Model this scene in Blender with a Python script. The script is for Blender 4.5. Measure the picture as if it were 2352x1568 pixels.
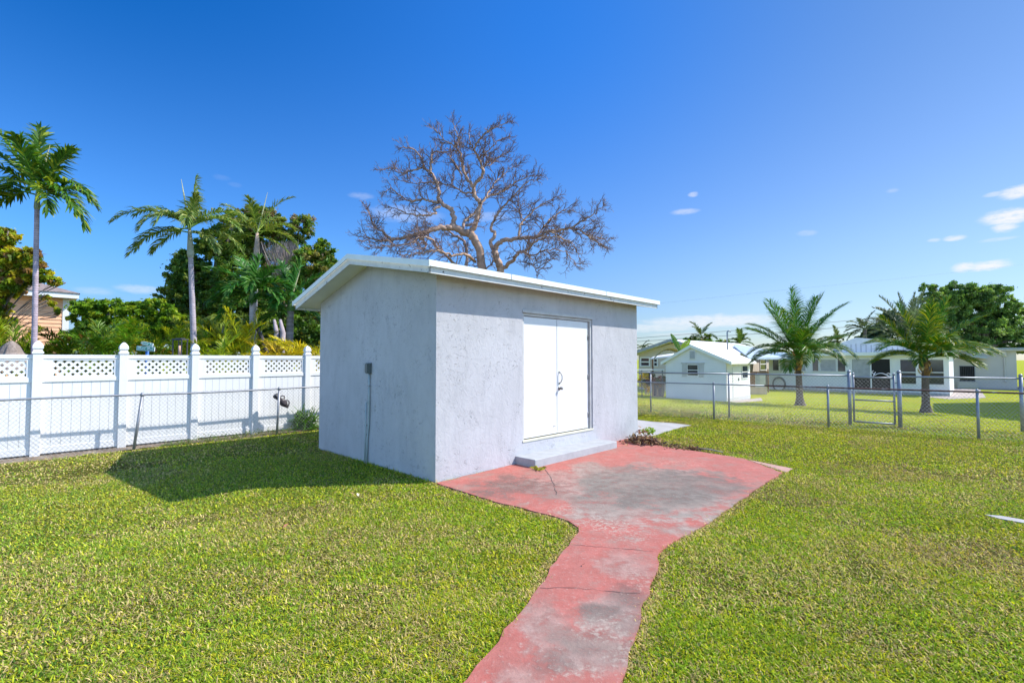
import bpy, math, random
import numpy as np
from mathutils import Vector, Matrix
random.seed(7); rng = np.random.default_rng(7)
R = math.radians
S = bpy.context.scene
C = S.collection
for o in list(bpy.data.objects): bpy.data.objects.remove(o)

# ------------------------------------------------------------------ camera
# pixel coordinates below are those of a 2352 x 1568 view of the photograph
F = 1110.; CX = 1176.; CY = 784.; H = 1.70
T = math.atan((824 - 784) / F)
cam = bpy.data.cameras.new('camera'); co = bpy.data.objects.new('camera', cam); C.objects.link(co)
cam.sensor_width = 36; cam.lens = 36 * F / 2352; cam.clip_start = .05; cam.clip_end = 3000
co.location = (0, 0, H); co.rotation_euler = (math.pi/2 + T, 0, 0)
S.camera = co
S.view_settings.view_transform = 'Standard'; S.view_settings.look = 'None'
S.view_settings.exposure = 0.9; S.view_settings.gamma = 1

fw = np.array([0, math.cos(T), math.sin(T)]); upv = np.array([0, -math.sin(T), math.cos(T)]); rt = np.array([1., 0, 0])
CAM = np.array([0, 0, H])
def ray(x, y): return fw + rt*(x-CX)/F - upv*(y-CY)/F
A1 = math.atan((2250-CX) / (F/math.cos(T)))
U = np.array([math.sin(A1), math.cos(A1), 0]); V = np.array([-math.cos(A1), math.sin(A1), 0]); Z = np.array([0, 0, 1.])
def _g0(x, y, z=0.):
    d = ray(x, y); t = (z-H)/d[2]; return CAM + t*d
O = _g0(1000, 1107)                      # front left corner of the shed
def W(u, v, z=0.): return O + U*u + V*v + Z*z
def L(p): d = np.asarray(p) - O; return float(d@U), float(d@V), float(p[2])
def gz(p):                               # the lawn falls gently towards the neighbour's house
    u = (np.asarray(p)[..., :3] - O) @ U
    t = np.clip((u-10.5)/14., 0, 1); return -0.46*t*t*(3-2*t)
def G(x, y):
    p = _g0(x, y)
    for _ in range(40): p = _g0(x, y, float(gz(p)))
    return p
def at(x, y, Y):
    d = ray(x, y); return CAM + d*(Y/d[1])
def on_u(x, y, u):
    d = ray(x, y); return CAM + d*(((O-CAM)@U+u)/(d@U))
def on_v(x, y, v):
    d = ray(x, y); return CAM + d*(((O-CAM)@V+v)/(d@V))
def zat(y, p):                           # height seen at pixel row y above plan point p
    x = CX + F*p[0]/p[1]
    d = ray(x, y); return float((CAM + d*(p[1]/d[1]))[2])

# ------------------------------------------------------------------ sun and sky
SD = .80*U - .64*V + Z                   # towards the sun
SD = SD/np.linalg.norm(SD)
sun_el = math.asin(SD[2]); sun_az = math.atan2(SD[0], SD[1])
sl = bpy.data.lights.new('sun', 'SUN'); so = bpy.data.objects.new('sun', sl); C.objects.link(so)
sl.energy = 3.5; sl.angle = R(.55); sl.color = (1., .955, .88)
so.rotation_euler = Vector(SD).to_track_quat('Z', 'Y').to_euler()
so.location = (0, 0, 30)

class NT:
    def __init__(s, nt): s.nt = nt; s.n = nt.nodes; s.l = nt.links
    def new(s, t, **k):
        n = s.n.new(t)
        for a, b in k.items(): setattr(n, a, b)
        return n
    def put(s, sock, v):
        if v is None: return
        if isinstance(v, bpy.types.NodeSocket): s.l.new(v, sock)
        else:
            try: sock.default_value = v
            except Exception: sock.default_value = (*v, 1)
    def m(s, op, a, b=None, c=None, clamp=False):
        n = s.new('ShaderNodeMath', operation=op, use_clamp=clamp)
        s.put(n.inputs[0], a); s.put(n.inputs[1], b); s.put(n.inputs[2], c); return n.outputs[0]
    def vm(s, op, a, b=None, sc=None):
        n = s.new('ShaderNodeVectorMath', operation=op)
        s.put(n.inputs[0], a); s.put(n.inputs[1], b)
        if sc is not None: s.put(n.inputs['Scale'], sc)
        return n.outputs[0]
    def noise(s, vec, scale, detail=4, rough=.55, dist=0., out='Fac'):
        n = s.new('ShaderNodeTexNoise'); s.put(n.inputs['Vector'], vec); s.put(n.inputs['Scale'], scale)
        n.inputs['Detail'].default_value = detail; n.inputs['Roughness'].default_value = rough; n.inputs['Distortion'].default_value = dist
        return n.outputs[out]
    def ramp(s, f, a, b, lo=0., hi=1.):
        n = s.new('ShaderNodeMapRange', interpolation_type='SMOOTHSTEP'); s.put(n.inputs[0], f)
        n.inputs[1].default_value = a; n.inputs[2].default_value = b; n.inputs[3].default_value = lo; n.inputs[4].default_value = hi
        return n.outputs[0]
    def mix(s, f, a, b, bt='MIX'):
        n = s.new('ShaderNodeMix', data_type='RGBA', blend_type=bt)
        s.put(n.inputs[0], f)
        for i, v in ((6, a), (7, b)):
            if isinstance(v, bpy.types.NodeSocket): s.l.new(v, n.inputs[i])
            else: n.inputs[i].default_value = (*v[:3], 1)
        return n.outputs[2]

w = bpy.data.worlds.new('World'); S.world = w; w.use_nodes = True
k = NT(w.node_tree); k.n.clear()
sky = k.new('ShaderNodeTexSky', sky_type='NISHITA'); sky.sun_disc = False
sky.sun_elevation = sun_el; sky.sun_rotation = sun_az
sky.air_density = 1.0; sky.dust_density = .25; sky.ozone_density = 2.6; sky.altitude = 0
tc = k.new('ShaderNodeTexCoord'); dv = tc.outputs['Generated']
sx = k.new('ShaderNodeSeparateXYZ'); k.put(sx.inputs[0], dv)
az = k.m('ARCTAN2', sx.outputs[0], sx.outputs[1]); el = k.m('ARCSINE', sx.outputs[2])
hs = k.new('ShaderNodeHueSaturation'); k.put(hs.inputs['Color'], sky.outputs[0])
hs.inputs['Saturation'].default_value = 1.16; hs.inputs['Value'].default_value = 1.0; hs.inputs['Hue'].default_value = .508
cz = k.new('ShaderNodeCombineXYZ'); k.put(cz.inputs[0], az); k.put(cz.inputs[1], k.m('MULTIPLY', el, 3.2))
n1 = k.noise(cz.outputs[0], 16, 5, .6); n2 = k.noise(cz.outputs[0], 34, 5, .65)
nx = k.m('MULTIPLY', k.m('SUBTRACT', n1, .5), .9); ny = k.m('MULTIPLY', k.m('SUBTRACT', n2, .5), 1.5)
tot = None
for cx, cy, rx, ry, st in [(2340,440,45,13,.9),(2285,446,24,5,.45),(2320,497,62,15,1.),(2308,522,28,9,.9),(2215,613,26,9,.9),(2268,610,48,10,.95),
        (2192,547,24,6,.7),(2145,552,14,4,.4),(2290,550,40,4,.3),(1575,486,28,6,.4),(1592,447,10,6,.5),(1855,535,22,6,.22),(2050,438,14,5,.2),(830,450,26,7,.2),
        (930,492,70,16,.30),(1120,497,40,10,.25),(320,664,46,9,.4),(215,668,40,8,.22),(1630,738,150,13,.75),(1500,752,90,9,.55),(1560,768,70,4,.3),(510,408,18,6,.05),(540,424,14,5,.05),
        (700,640,200,16,.25)]:
    d = ray(cx, cy); d = d/np.linalg.norm(d); a0 = math.atan2(d[0], d[1]); e0 = math.asin(d[2])
    d1 = ray(cx+rx, cy); ra = abs(math.atan2(d1[0], d1[1]) - a0); d2 = ray(cx, cy-ry); d2 = d2/np.linalg.norm(d2); re = abs(math.asin(d2[2]) - e0)
    ea = k.m('ADD', k.m('DIVIDE', k.m('SUBTRACT', az, a0), ra), nx); ee = k.m('ADD', k.m('DIVIDE', k.m('SUBTRACT', el, e0), re), ny)
    q = k.m('ADD', k.m('MULTIPLY', ea, ea), k.m('MULTIPLY', ee, ee))
    mk = k.m('MULTIPLY', k.m('POWER', k.ramp(q, 2.3, .0), 1.4), st)
    tot = mk if tot is None else k.m('MAXIMUM', tot, mk)
tot = k.m('MULTIPLY', tot, k.ramp(k.noise(cz.outputs[0], 70, 5, .7), .25, .6, .45, 1.))
hi = k.mix(k.ramp(az, -.85, .0), (.004, .30, .66), (.10, .43, .84)); hi = k.mix(k.ramp(az, .0, .85), hi, (.28, .41, .55))
lo = k.mix(k.ramp(az, -.8, .8), (.26, .50, .78), (.44, .47, .55))
tint = k.mix(k.ramp(el, .05, .66), lo, hi)
low_ = k.mix(k.ramp(az, -.8, .8), (.27, .35, .50), (.37, .41, .49)); tint = k.mix(k.ramp(el, .02, .22), low_, tint)
back = k.m('MAXIMUM', k.ramp(k.m('ABSOLUTE', az), 1.0, 1.8), k.ramp(el, .74, 1.15))   # unseen sky overhead and behind, brightened as added fill light
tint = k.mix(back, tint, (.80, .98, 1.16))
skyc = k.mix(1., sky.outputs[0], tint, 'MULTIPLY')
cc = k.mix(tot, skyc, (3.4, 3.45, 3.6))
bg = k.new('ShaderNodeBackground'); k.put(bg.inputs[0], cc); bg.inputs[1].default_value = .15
wo = k.new('ShaderNodeOutputWorld'); k.l.new(bg.outputs[0], wo.inputs[0])

# ------------------------------------------------------------------ materials
def lin(c): return tuple(((x/255)/12.92 if x/255 <= .04045 else ((x/255+.055)/1.055)**2.4) for x in c)
def mat(name, col, rough=.6, var=.12, vs=3., bump=0., bs=40., metal=0., spec=.4, dirt=None, ds=1.5, dth=(.55, .75), attr=False):
    m = bpy.data.materials.new(name); m.use_nodes = True; k = NT(m.node_tree)
    b = k.n['Principled BSDF']; b.inputs['Roughness'].default_value = rough; b.inputs['Metallic'].default_value = metal
    b.inputs['Specular IOR Level'].default_value = spec
    t = k.new('ShaderNodeTexCoord').outputs['Object']
    if attr:
        a = k.new('ShaderNodeAttribute', attribute_name='Col'); base = a.outputs['Color']
    else: base = (*col, 1)
    f = k.noise(t, vs, 5, .6)
    c = k.mix(k.ramp(f, .25, .75), k.mix(1., base, (1-var,)*3, 'MULTIPLY'), k.mix(1., base, (1+var,)*3, 'MULTIPLY'))
    if dirt is not None: c = k.mix(k.ramp(k.noise(t, ds, 7, .65), *dth), c, dirt)
    k.put(b.inputs['Base Color'], c)
    if bump:
        bn = k.new('ShaderNodeBump'); bn.inputs['Strength'].default_value = 1.; bn.inputs['Distance'].default_value = bump
        k.put(bn.inputs['Height'], k.noise(t, bs, 6, .65)); k.l.new(bn.outputs[0], b.inputs['Normal'])
    return m
def leafmat(name, trans=.35, rough=.5, spec=.3):
    m = bpy.data.materials.new(name); m.use_nodes = True; k = NT(m.node_tree)
    b = k.n['Principled BSDF']; b.inputs['Roughness'].default_value = rough; b.inputs['Specular IOR Level'].default_value = spec
    a = k.new('ShaderNodeAttribute', attribute_name='Col')
    k.put(b.inputs['Base Color'], a.outputs['Color'])
    tr = k.new('ShaderNodeBsdfTranslucent'); k.put(tr.inputs[0], k.mix(1., a.outputs['Color'], (1.25, 1.25, .6), 'MULTIPLY'))
    mx = k.new('ShaderNodeMixShader'); mx.inputs[0].default_value = trans
    k.l.new(b.outputs[0], mx.inputs[1]); k.l.new(tr.outputs[0], mx.inputs[2]); k.l.new(mx.outputs[0], k.n['Material Output'].inputs[0])
    return m
M = {}
def stucco(name, col):
    m = bpy.data.materials.new(name); m.use_nodes = True; k = NT(m.node_tree); b = k.n['Principled BSDF']
    b.inputs['Roughness'].default_value = .85; b.inputs['Specular IOR Level'].default_value = .15
    t = k.new('ShaderNodeTexCoord').outputs['Object']
    big = k.noise(t, .9, 5, .6); fine = k.noise(t, 28, 6, .7, .4); mid = k.noise(t, 7.5, 6, .65, 1.2)
    strk = k.noise(k.vm('MULTIPLY', t, (1.4, 1.4, .45)), 3.2, 6, .7, .6)
    c = k.mix(k.ramp(big, .3, .7), [x*.93 for x in col], [x*1.05 for x in col])
    c = k.mix(k.ramp(strk, .42, .72, 0, .5), c, [x*.78 for x in col])
    c = k.mix(k.ramp(fine, .60, .72, 0, .35), c, [x*.66 for x in col])
    c = k.mix(k.m('MULTIPLY', k.ramp(k.noise(t, 17, 5, .75, 1.5), .575, .66), k.m('MULTIPLY', k.ramp(k.noise(t, 2.2, 4, .6), .40, .6), .55)), c, [x*.45 for x in col])
    k.put(b.inputs['Base Color'], c)
    pit = k.ramp(k.noise(t, 17, 5, .75, 1.5), .56, .66); gate_ = k.ramp(k.noise(t, 2.2, 4, .6), .42, .6)
    hgt = k.m('SUBTRACT', k.m('ADD', k.m('MULTIPLY', k.ramp(mid, .3, .7), .5), k.m('MULTIPLY', fine, .35)), k.m('MULTIPLY', pit, k.m('MULTIPLY', gate_, .8)))
    bn = k.new('ShaderNodeBump'); bn.inputs['Strength'].default_value = .85; bn.inputs['Distance'].default_value = .0055
    k.put(bn.inputs['Height'], hgt); k.l.new(bn.outputs[0], b.inputs['Normal'])
    return m
M['stucco'] = stucco('grey_stucco', (.49, .485, .508))
M['door'] = mat('white_door_paint', (.72, .72, .73), .4, .02, 6, .0006, 30)
M['trim'] = mat('white_metal_trim', (.82, .84, .80), .35, .05, 3)
M['fascia'] = mat('peeling_white_wood', (.62, .63, .62), .7, .08, 8, .002, 30, dirt=(.10, .09, .09), ds=11, dth=(.64, .66))
M['soffit'] = mat('white_soffit', (.70, .72, .66), .7, .06, 2)
M['roofw'] = mat('white_roofing', (.80, .80, .78), .6, .06, 2, .003, 15)
M['frame'] = mat('grey_door_frame', (.50, .49, .48), .6, .12, 5, .001, 30)
M['gasket'] = mat('dark_gap', (.05, .05, .05), .8)
M['steppaint'] = mat('grey_step_paint', (.38, .39, .40), .75, .1, 6, .002, 60, dirt=(.42, .42, .41), ds=9, dth=(.6, .75))
M['conduit'] = mat('painted_conduit', (.36, .42, .42), .5, .1, 5)
M['box'] = mat('dark_grey_box', (.10, .12, .12), .5, .1, 5)
M['steel'] = mat('brushed_steel', (.22, .21, .20), .4, .1, 9, metal=.5)
M['galv'] = mat('galvanised_steel', (.30, .31, .34), .45, .18, 9, .0008, 90, metal=.45, dirt=(.17, .10, .08), ds=5, dth=(.66, .8))
M['rust'] = mat('rusty_rail', (.14, .075, .06), .7, .3, 6, .001, 60, metal=.2, dirt=(.30, .30, .32), ds=4, dth=(.52, .68))
M['wire'] = mat('chain_link_wire', (.40, .40, .40), .5, .15, 6, metal=.35)
M['vinyl'] = mat('white_vinyl', (.78, .78, .78), .38, .03, 2, dirt=(.74, .74, .71), ds=1.1, dth=(.62, .85))
M['wwall'] = mat('white_wall_paint', (.80, .80, .80), .7, .04, 1, .002, 30)
M['cream'] = mat('cream_wall_paint', (.60, .53, .46), .75, .05, 1, .003, 30)
M['creamw'] = mat('off_white_wall_paint', (.60, .56, .50), .75, .05, 1, .003, 30)
M['peach'] = mat('peach_siding', (.86, .47, .27), .65, .06, 2)
M['shingle'] = mat('brown_shingle', (.26, .20, .18), .85, .25, 6, .01, 18)
M['glass'] = mat('dark_glass', (.025, .035, .05), .08, .3, 2, spec=.8)
M['curtain'] = mat('pale_blind', (.42, .42, .44), .7, .15, 4)
M['shade'] = mat('dark_interior', (.008, .008, .009), .6)
M['greymetal'] = mat('grey_metal', (.30, .33, .36), .4, .15, 6, metal=.5)
M['ironbar'] = mat('dark_iron', (.06, .06, .07), .5)
M['bluemetal'] = mat('pale_blue_metal_roof', (.55, .63, .68), .4, .12, 2, metal=.2)
M['concrete'] = mat('grey_concrete', (.42, .40, .38), .85, .14, 2.5, .003, 50, dirt=(.25, .24, .23), ds=2.2, dth=(.55, .8))
M['pinkconc'] = mat('pale_pink_concrete', (.42, .35, .32), .85, .1, 2.5, .003, 50)
M['brownwood'] = mat('brown_wood', (.25, .13, .07), .7, .2, 8, .003, 30)
M['hose'] = mat('grey_hose', (.22, .21, .20), .5)
M['gsign'] = mat('green_sign', (.02, .30, .19), .4, .1, 4)
M['white'] = mat('white_lettering', (.85, .9, .88), .5)
M['bluepost'] = mat('blue_post', (.05, .16, .42), .5)
M['thatch'] = mat('grey_brown_canvas', (.26, .21, .18), .85, .3, 12, .01, 30)
M['drift'] = mat('weathered_dark_wood', (.055, .045, .05), .8, .5, 10, .02, 14, dirt=(.28, .26, .25), ds=9, dth=(.55, .62))
M['leaf'] = leafmat('leaves', .44)
M['palm'] = leafmat('palm_fronds', .30, .42, .28)
M['blade'] = leafmat('grass_blades', .34, .6, .12)
M['dry'] = leafmat('dry_leaves', .12, .7, .2)
M['bark'] = mat('bark', (1, 1, 1), .85, .22, 5, .02, 16, attr=True)
M['gbark'] = mat('peeling_pink_bark', (1, 1, 1), .6, .22, 7, .008, 12, attr=True)
M['cable'] = mat('black_cable', (.05, .05, .06), .6)
M['soil'] = mat('bare_soil', (.22, .16, .11), .95, .35, 9, .02, 30, dirt=(.36, .31, .24), ds=5, dth=(.45, .7))

def ground_mat():
    m = bpy.data.materials.new('lawn_ground'); m.use_nodes = True; k = NT(m.node_tree); b = k.n['Principled BSDF']
    b.inputs['Roughness'].default_value = .95; b.inputs['Specular IOR Level'].default_value = .1
    t = k.new('ShaderNodeNewGeometry').outputs['Position']
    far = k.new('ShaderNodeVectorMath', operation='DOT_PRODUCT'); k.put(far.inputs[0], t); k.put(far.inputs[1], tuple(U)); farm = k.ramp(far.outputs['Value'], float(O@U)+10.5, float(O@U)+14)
    a = k.noise(t, .45, 5, .6); f = k.noise(t, 9, 6, .75); g = k.noise(t, 40, 4, .8)
    c = k.mix(k.ramp(a, .35, .65), (.17, .19, .016), (.25, .21, .05))
    c = k.mix(k.ramp(f, .40, .66), c, (.27, .29, .02))
    c = k.mix(k.ramp(g, .55, .75, 0, .7), c, (.09, .10, .012))
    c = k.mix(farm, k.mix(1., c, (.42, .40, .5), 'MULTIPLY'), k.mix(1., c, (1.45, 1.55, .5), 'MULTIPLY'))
    k.put(b.inputs['Base Color'], c)
    bn = k.new('ShaderNodeBump'); bn.inputs['Strength'].default_value = 1; bn.inputs['Distance'].default_value = .03
    k.put(bn.inputs['Height'], g); k.l.new(bn.outputs[0], b.inputs['Normal'])
    return m
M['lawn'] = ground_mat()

def patio_mat():
    m = bpy.data.materials.new('worn_red_painted_concrete'); m.use_nodes = True; k = NT(m.node_tree); b = k.n['Principled BSDF']
    b.inputs['Roughness'].default_value = .85; b.inputs['Specular IOR Level'].default_value = .2
    t = k.new('ShaderNodeNewGeometry').outputs['Position']
    s2 = k.new('ShaderNodeSeparateXYZ'); k.put(s2.inputs[0], t); X, Y = s2.outputs[0], s2.outputs[1]
    wb = k.noise(t, 2.2, 6, .65); wb2 = k.noise(k.vm('ADD', t, (7.3, 2.1, 0)), 2.4, 6, .65)
    fine = k.noise(t, 26, 6, .72); md = k.noise(t, 6.5, 6, .7); vf = k.noise(t, 90, 3, .7)
    dx = k.m('MULTIPLY', k.m('SUBTRACT', k.m('ADD', k.m('MULTIPLY', wb, .6), k.m('MULTIPLY', md, .4)), .5), 4.6); dy = k.m('MULTIPLY', k.m('SUBTRACT', k.m('ADD', k.m('MULTIPLY', wb2, .6), k.m('MULTIPLY', md, .4)), .5), 4.6)
    def blob(px, py, rx, ry, st, dis=1.):
        p = _g0(px, py); pr = _g0(px+rx, py); pu = _g0(px, py-ry); pd = _g0(px, py+ry)
        wx = abs(pr[0]-p[0]); wy = (pu[1]-pd[1])/2; yc = (pu[1]+pd[1])/2
        a = k.m('ADD', k.m('DIVIDE', k.m('SUBTRACT', X, p[0]), wx), dx); c = k.m('ADD', k.m('DIVIDE', k.m('SUBTRACT', Y, yc), wy), dy)
        q = k.m('ADD', k.m('MULTIPLY', a, a), k.m('MULTIPLY', c, c))
        return k.m('MULTIPLY', k.ramp(q, 1.7, .1), st)
    def allof(l):
        r = None
        for x in l:
            z = blob(*x); r = z if r is None else k.m('MAXIMUM', r, z)
        return r
    red = k.mix(k.ramp(md, .3, .7), (.40, .115, .09), (.49, .17, .138))
    red = k.mix(k.ramp(wb, .35, .65, 0, .7), red, (.36, .135, .108))
    grey = k.mix(k.ramp(md, .35, .65), (.22, .185, .155), (.37, .31, .26))
    worn = allof([(1440,1300,60,30,.5),(1250,1440,60,50,.6),(1400,1420,70,60,.75),(1350,1500,110,40,.7),(1180,1560,90,40,.5),(1520,1138,215,66,1.),(1300,1112,70,30,.6),(1480,1128,170,52,1.),(1600,1148,80,36,1.),(1370,1090,60,26,.8),(1330,1140,60,30,.7),(1400,1180,90,26,.9),(1530,1090,90,18,.8)])
    dark = allof([(1490,1140,150,30,.85),(1640,1115,80,34,.8),(1180,1118,95,24,.9),(1560,1112,110,34,.8),(1420,1108,90,24,.65),(1350,1150,50,18,.55),(1165,1115,75,17,.95),(1450,1082,50,14,.6),(1640,1120,60,30,.75),(1520,1125,70,18,.7),(1590,1150,60,16,.6),(1260,1130,40,20,.5),(1395,1125,60,16,.6),
                  (1440,1375,60,34,.75),(1370,1405,50,24,.8),(1330,1470,60,30,.65),(1270,1520,60,26,.6),(1450,1440,50,24,.5),(1420,1500,60,30,.4)])
    pale = allof([(1390,1205,50,14,.9),(1300,1170,40,12,.5),(1560,1060,60,10,.35),(1440,1230,60,18,.4),(1380,1440,60,30,.5),(1440,1500,60,30,.5),(1330,1540,60,20,.4),(1470,1330,26,40,.4)])
    speck = k.ramp(fine, .47, .60)
    c = k.mix(k.m('MULTIPLY', worn, k.ramp(md, .2, .5)), red, grey)
    c = k.mix(k.m('MULTIPLY', dark, k.ramp(fine, .30, .62, .35, .95)), c, (.12, .10, .085))
    c = k.mix(k.m('MULTIPLY', pale, speck), c, (.44, .36, .29))
    c = k.mix(k.ramp(fine, .56, .68, 0, .45), c, (.45, .34, .29))
    c = k.mix(k.ramp(k.noise(t, 1.9, 9, .78), .48, .66, 0, .65), c, (.29, .215, .175))
    c = k.mix(k.ramp(vf, .6, .75, 0, .5), c, (.20, .11, .09))
    k.put(b.inputs['Base Color'], c)
    bn = k.new('ShaderNodeBump'); bn.inputs['Strength'].default_value = .8; bn.inputs['Distance'].default_value = .005
    k.put(bn.inputs['Height'], k.m('ADD', fine, md)); k.l.new(bn.outputs[0], b.inputs['Normal'])
    return m
M['patio'] = patio_mat()

# ------------------------------------------------------------------ mesh helpers
def wloc(o):
    p = np.zeros(3)
    while o is not None: p = p + np.array(o.location); o = o.parent
    return p
class MB:
    def __init__(s): s.v = []; s.n = 0; s.f = []; s.c = []; s.has = False
    def add(s, Vv, Fs, col=None):
        Vv = np.asarray(Vv, float).reshape(-1, 3); n = len(Vv)
        s.v.append(Vv)
        Fs = Fs if isinstance(Fs, list) else [Fs]
        for f in Fs: s.f.append(np.asarray(f, int) + s.n)
        if col is None: cc = np.ones((n, 3))
        else: s.has = True; cc = np.broadcast_to(np.asarray(col, float), (n, 3))
        s.c.append(cc); s.n += n; return s
    def box(s, fr, a0, a1, b0, b1, c0, c1, col=None):
        P = [fr(a, b, c) for c in (c0, c1) for b in (b0, b1) for a in (a0, a1)]
        return s.add(P, np.array([[0,2,3,1],[4,5,7,6],[0,1,5,4],[2,6,7,3],[0,4,6,2],[1,3,7,5]]), col)
    def prism(s, pts, off, col=None):        # polygon extruded by a vector
        pts = np.asarray(pts, float); n = len(pts); o = np.asarray(off, float)
        Vv = np.vstack([pts, pts+o])
        fs = [np.array([list(range(n))[::-1]]), np.array([list(range(n, 2*n))]), np.array([[i, (i+1) % n, n+(i+1) % n, n+i] for i in range(n)])]
        return s.add(Vv, fs, col)
    def poly(s, pts, col=None): return s.add(pts, np.array([list(range(len(pts)))]), col)
    def tube(s, P, r, n=8, cap=True, col=None):
        P = np.asarray(P, float); m = len(P); r = np.broadcast_to(np.asarray(r, float), (m,))
        Tn = np.gradient(P, axis=0); Tn /= np.linalg.norm(Tn, axis=1)[:, None]+1e-12
        ref = np.array([0, 0, 1.]) if abs(Tn[0][2]) < .9 else np.array([1., 0, 0])
        rings = []; a = np.cross(Tn[0], ref); a /= np.linalg.norm(a)
        ang = np.arange(n)*2*math.pi/n
        for i in range(m):
            a = a - Tn[i]*(a@Tn[i]); a /= np.linalg.norm(a)+1e-12; b = np.cross(Tn[i], a)
            rings.append(P[i] + r[i]*(np.cos(ang)[:, None]*a + np.sin(ang)[:, None]*b))
        Vv = np.vstack(rings)
        i = np.arange(m-1)[:, None]*n; j = np.arange(n)[None]; jj = (j+1) % n
        q = np.stack([i+j, i+jj, i+n+jj, i+n+j], -1).reshape(-1, 4)
        fs = [q]
        if cap: fs += [np.array([list(range(n))[::-1]]), np.array([[(m-1)*n+x for x in range(n)]])]
        if col is not None and np.ndim(col) == 2: col = np.repeat(np.asarray(col), n, axis=0)
        return s.add(Vv, fs, col)
    def build(s, name, m, parent=None, smooth=False, local=False):
        me = bpy.data.meshes.new(name)
        Vv = np.vstack(s.v)
        off = np.zeros(3) if local else wloc(parent)
        Vv = Vv - off
        idx = np.concatenate([f.ravel() for f in s.f]); ls = np.concatenate([np.full(len(f), f.shape[1]) for f in s.f])
        me.vertices.add(len(Vv)); me.vertices.foreach_set('co', Vv.ravel())
        me.loops.add(len(idx)); me.loops.foreach_set('vertex_index', idx)
        me.polygons.add(len(ls)); me.polygons.foreach_set('loop_start', np.concatenate([[0], np.cumsum(ls)[:-1]])); me.polygons.foreach_set('loop_total', ls)
        if s.has:
            at_ = me.color_attributes.new('Col', 'FLOAT_COLOR', 'POINT')
            at_.data.foreach_set('color', np.hstack([np.vstack(s.c), np.ones((len(Vv), 1))]).ravel())
        me.update(calc_edges=True); me.validate()
        me.polygons.foreach_set('use_smooth', np.full(len(ls), bool(smooth)))
        me.materials.append(m)
        o = bpy.data.objects.new(name, me); C.objects.link(o)
        if parent is not None: o.parent = parent
        return o
def tag(o, label=None, cat=None, group=None, kind=None):
    if label: o['label'] = label
    if cat: o['category'] = cat
    if group: o['group'] = group
    if kind: o['kind'] = kind
    return o
def thing(name, label, cat, loc, group=None):
    o = bpy.data.objects.new(name, None); C.objects.link(o); o.location = Vector([float(x) for x in loc]); o.empty_display_size = .2
    return tag(o, label, cat, group)
def copy_thing(root, loc, label=None, rz=None):
    def cp(o, par):
        c = o.copy(); C.objects.link(c); c.parent = par
        for ch in o.children: cp(ch, c)
        return c
    r = cp(root, None); r.location = Vector([float(x) for x in loc])
    if rz is not None: r.rotation_euler = (0, 0, rz)
    if label: r['label'] = label
    return r
def bevel(o, w=.01, seg=2):
    md = o.modifiers.new('bevel', 'BEVEL'); md.width = w; md.segments = seg; md.limit_method = 'ANGLE'; return o
def seg(a, b, n=2): return np.linspace(np.asarray(a, float), np.asarray(b, float), n)
def inpoly(x, y, P):
    P = np.asarray(P)[:, :2]; r = np.zeros(x.shape, bool); j = len(P)-1
    for i in range(len(P)):
        xi, yi = P[i]; xj, yj = P[j]
        with np.errstate(divide='ignore', invalid='ignore'):
            r ^= ((yi > y) != (yj > y)) & (x < (xj-xi)*(y-yi)/(yj-yi+1e-12)+xi)
        j = i
    return r
_vn = {}
def vnoise(x, y, sc, seed=0):                 # smooth value noise in plan
    if seed not in _vn: _vn[seed] = np.random.default_rng(100+seed).random((256, 256))
    g = _vn[seed]; X = np.asarray(x)*sc; Y = np.asarray(y)*sc; i = np.floor(X).astype(int); j = np.floor(Y).astype(int); a = X-i; b = Y-j
    a = a*a*(3-2*a); b = b*b*(3-2*b)
    return (g[i % 256, j % 256]*(1-a)*(1-b)+g[(i+1) % 256, j % 256]*a*(1-b)+g[i % 256, (j+1) % 256]*(1-a)*b+g[(i+1) % 256, (j+1) % 256]*a*b)
def fbm(x, y, sc, seed=0): return (vnoise(x, y, sc, seed)*.5+vnoise(x, y, sc*2.1, seed+1)*.3+vnoise(x, y, sc*4.3, seed+2)*.2)

# ------------------------------------------------------------------ ground, patio, paths
def fr0(a, b, c): return np.array([a, b, c], float)
xs = np.concatenate([[-900, -300, -120, -60], np.arange(-40, 61, 1.5), [90, 150, 350, 900]]); ys = np.concatenate([[-60, -20], np.arange(-8, 61, 1.5), [80, 130, 300, 1200]])
XX, YY = np.meshgrid(xs, ys, indexing='ij'); PP = np.stack([XX, YY, 0*XX], -1)
zz = gz(PP) - .014 - np.where(YY > 75, .2, 0)
PP[..., 2] = zz; ny_ = len(ys); ii = np.arange(len(xs)-1)[:, None]*ny_; jj = np.arange(ny_-1)[None]
mb = MB(); mb.add(PP.reshape(-1, 3), np.stack([ii+jj, ii+ny_+jj, ii+ny_+jj+1, ii+jj+1], -1).reshape(-1, 4))
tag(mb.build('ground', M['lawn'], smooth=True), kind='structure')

def rough_edge(px, amp=.02, step=.12, seed=3):
    P = [ _g0(*p)[:2] for p in px]; out = []; r = random.Random(seed)
    for a, b in zip(P, P[1:]+P[:1]):
        n = max(1, int(np.linalg.norm(b-a)/step)); nn = np.array([-(b-a)[1], (b-a)[0]])/(np.linalg.norm(b-a)+1e-9)
        for i in range(n): out.append(a+(b-a)*i/n + nn*(r.uniform(-amp, amp) if i else 0))
    return np.array(out)
patio_px = [(1003,1109),(1061,1128),(1101,1141),(1177,1161),(1269,1184),(1306,1196),(1329,1212),(1320,1232),(1285,1276),(1237,1348),(1181,1424),(1073,1560),(1000,1650),(1385,1650),(1430,1560),(1457,1468),(1473,1420),(1492,1345),(1503,1322),(1517,1266),(1535,1250),(1621,1204),(1681,1164),(1765,1104),(1797,1085),(1708,1053),(1601,1036),(1521,1024),(1440,1006),(1405,1012)]
patio_out = rough_edge(patio_px)
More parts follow.
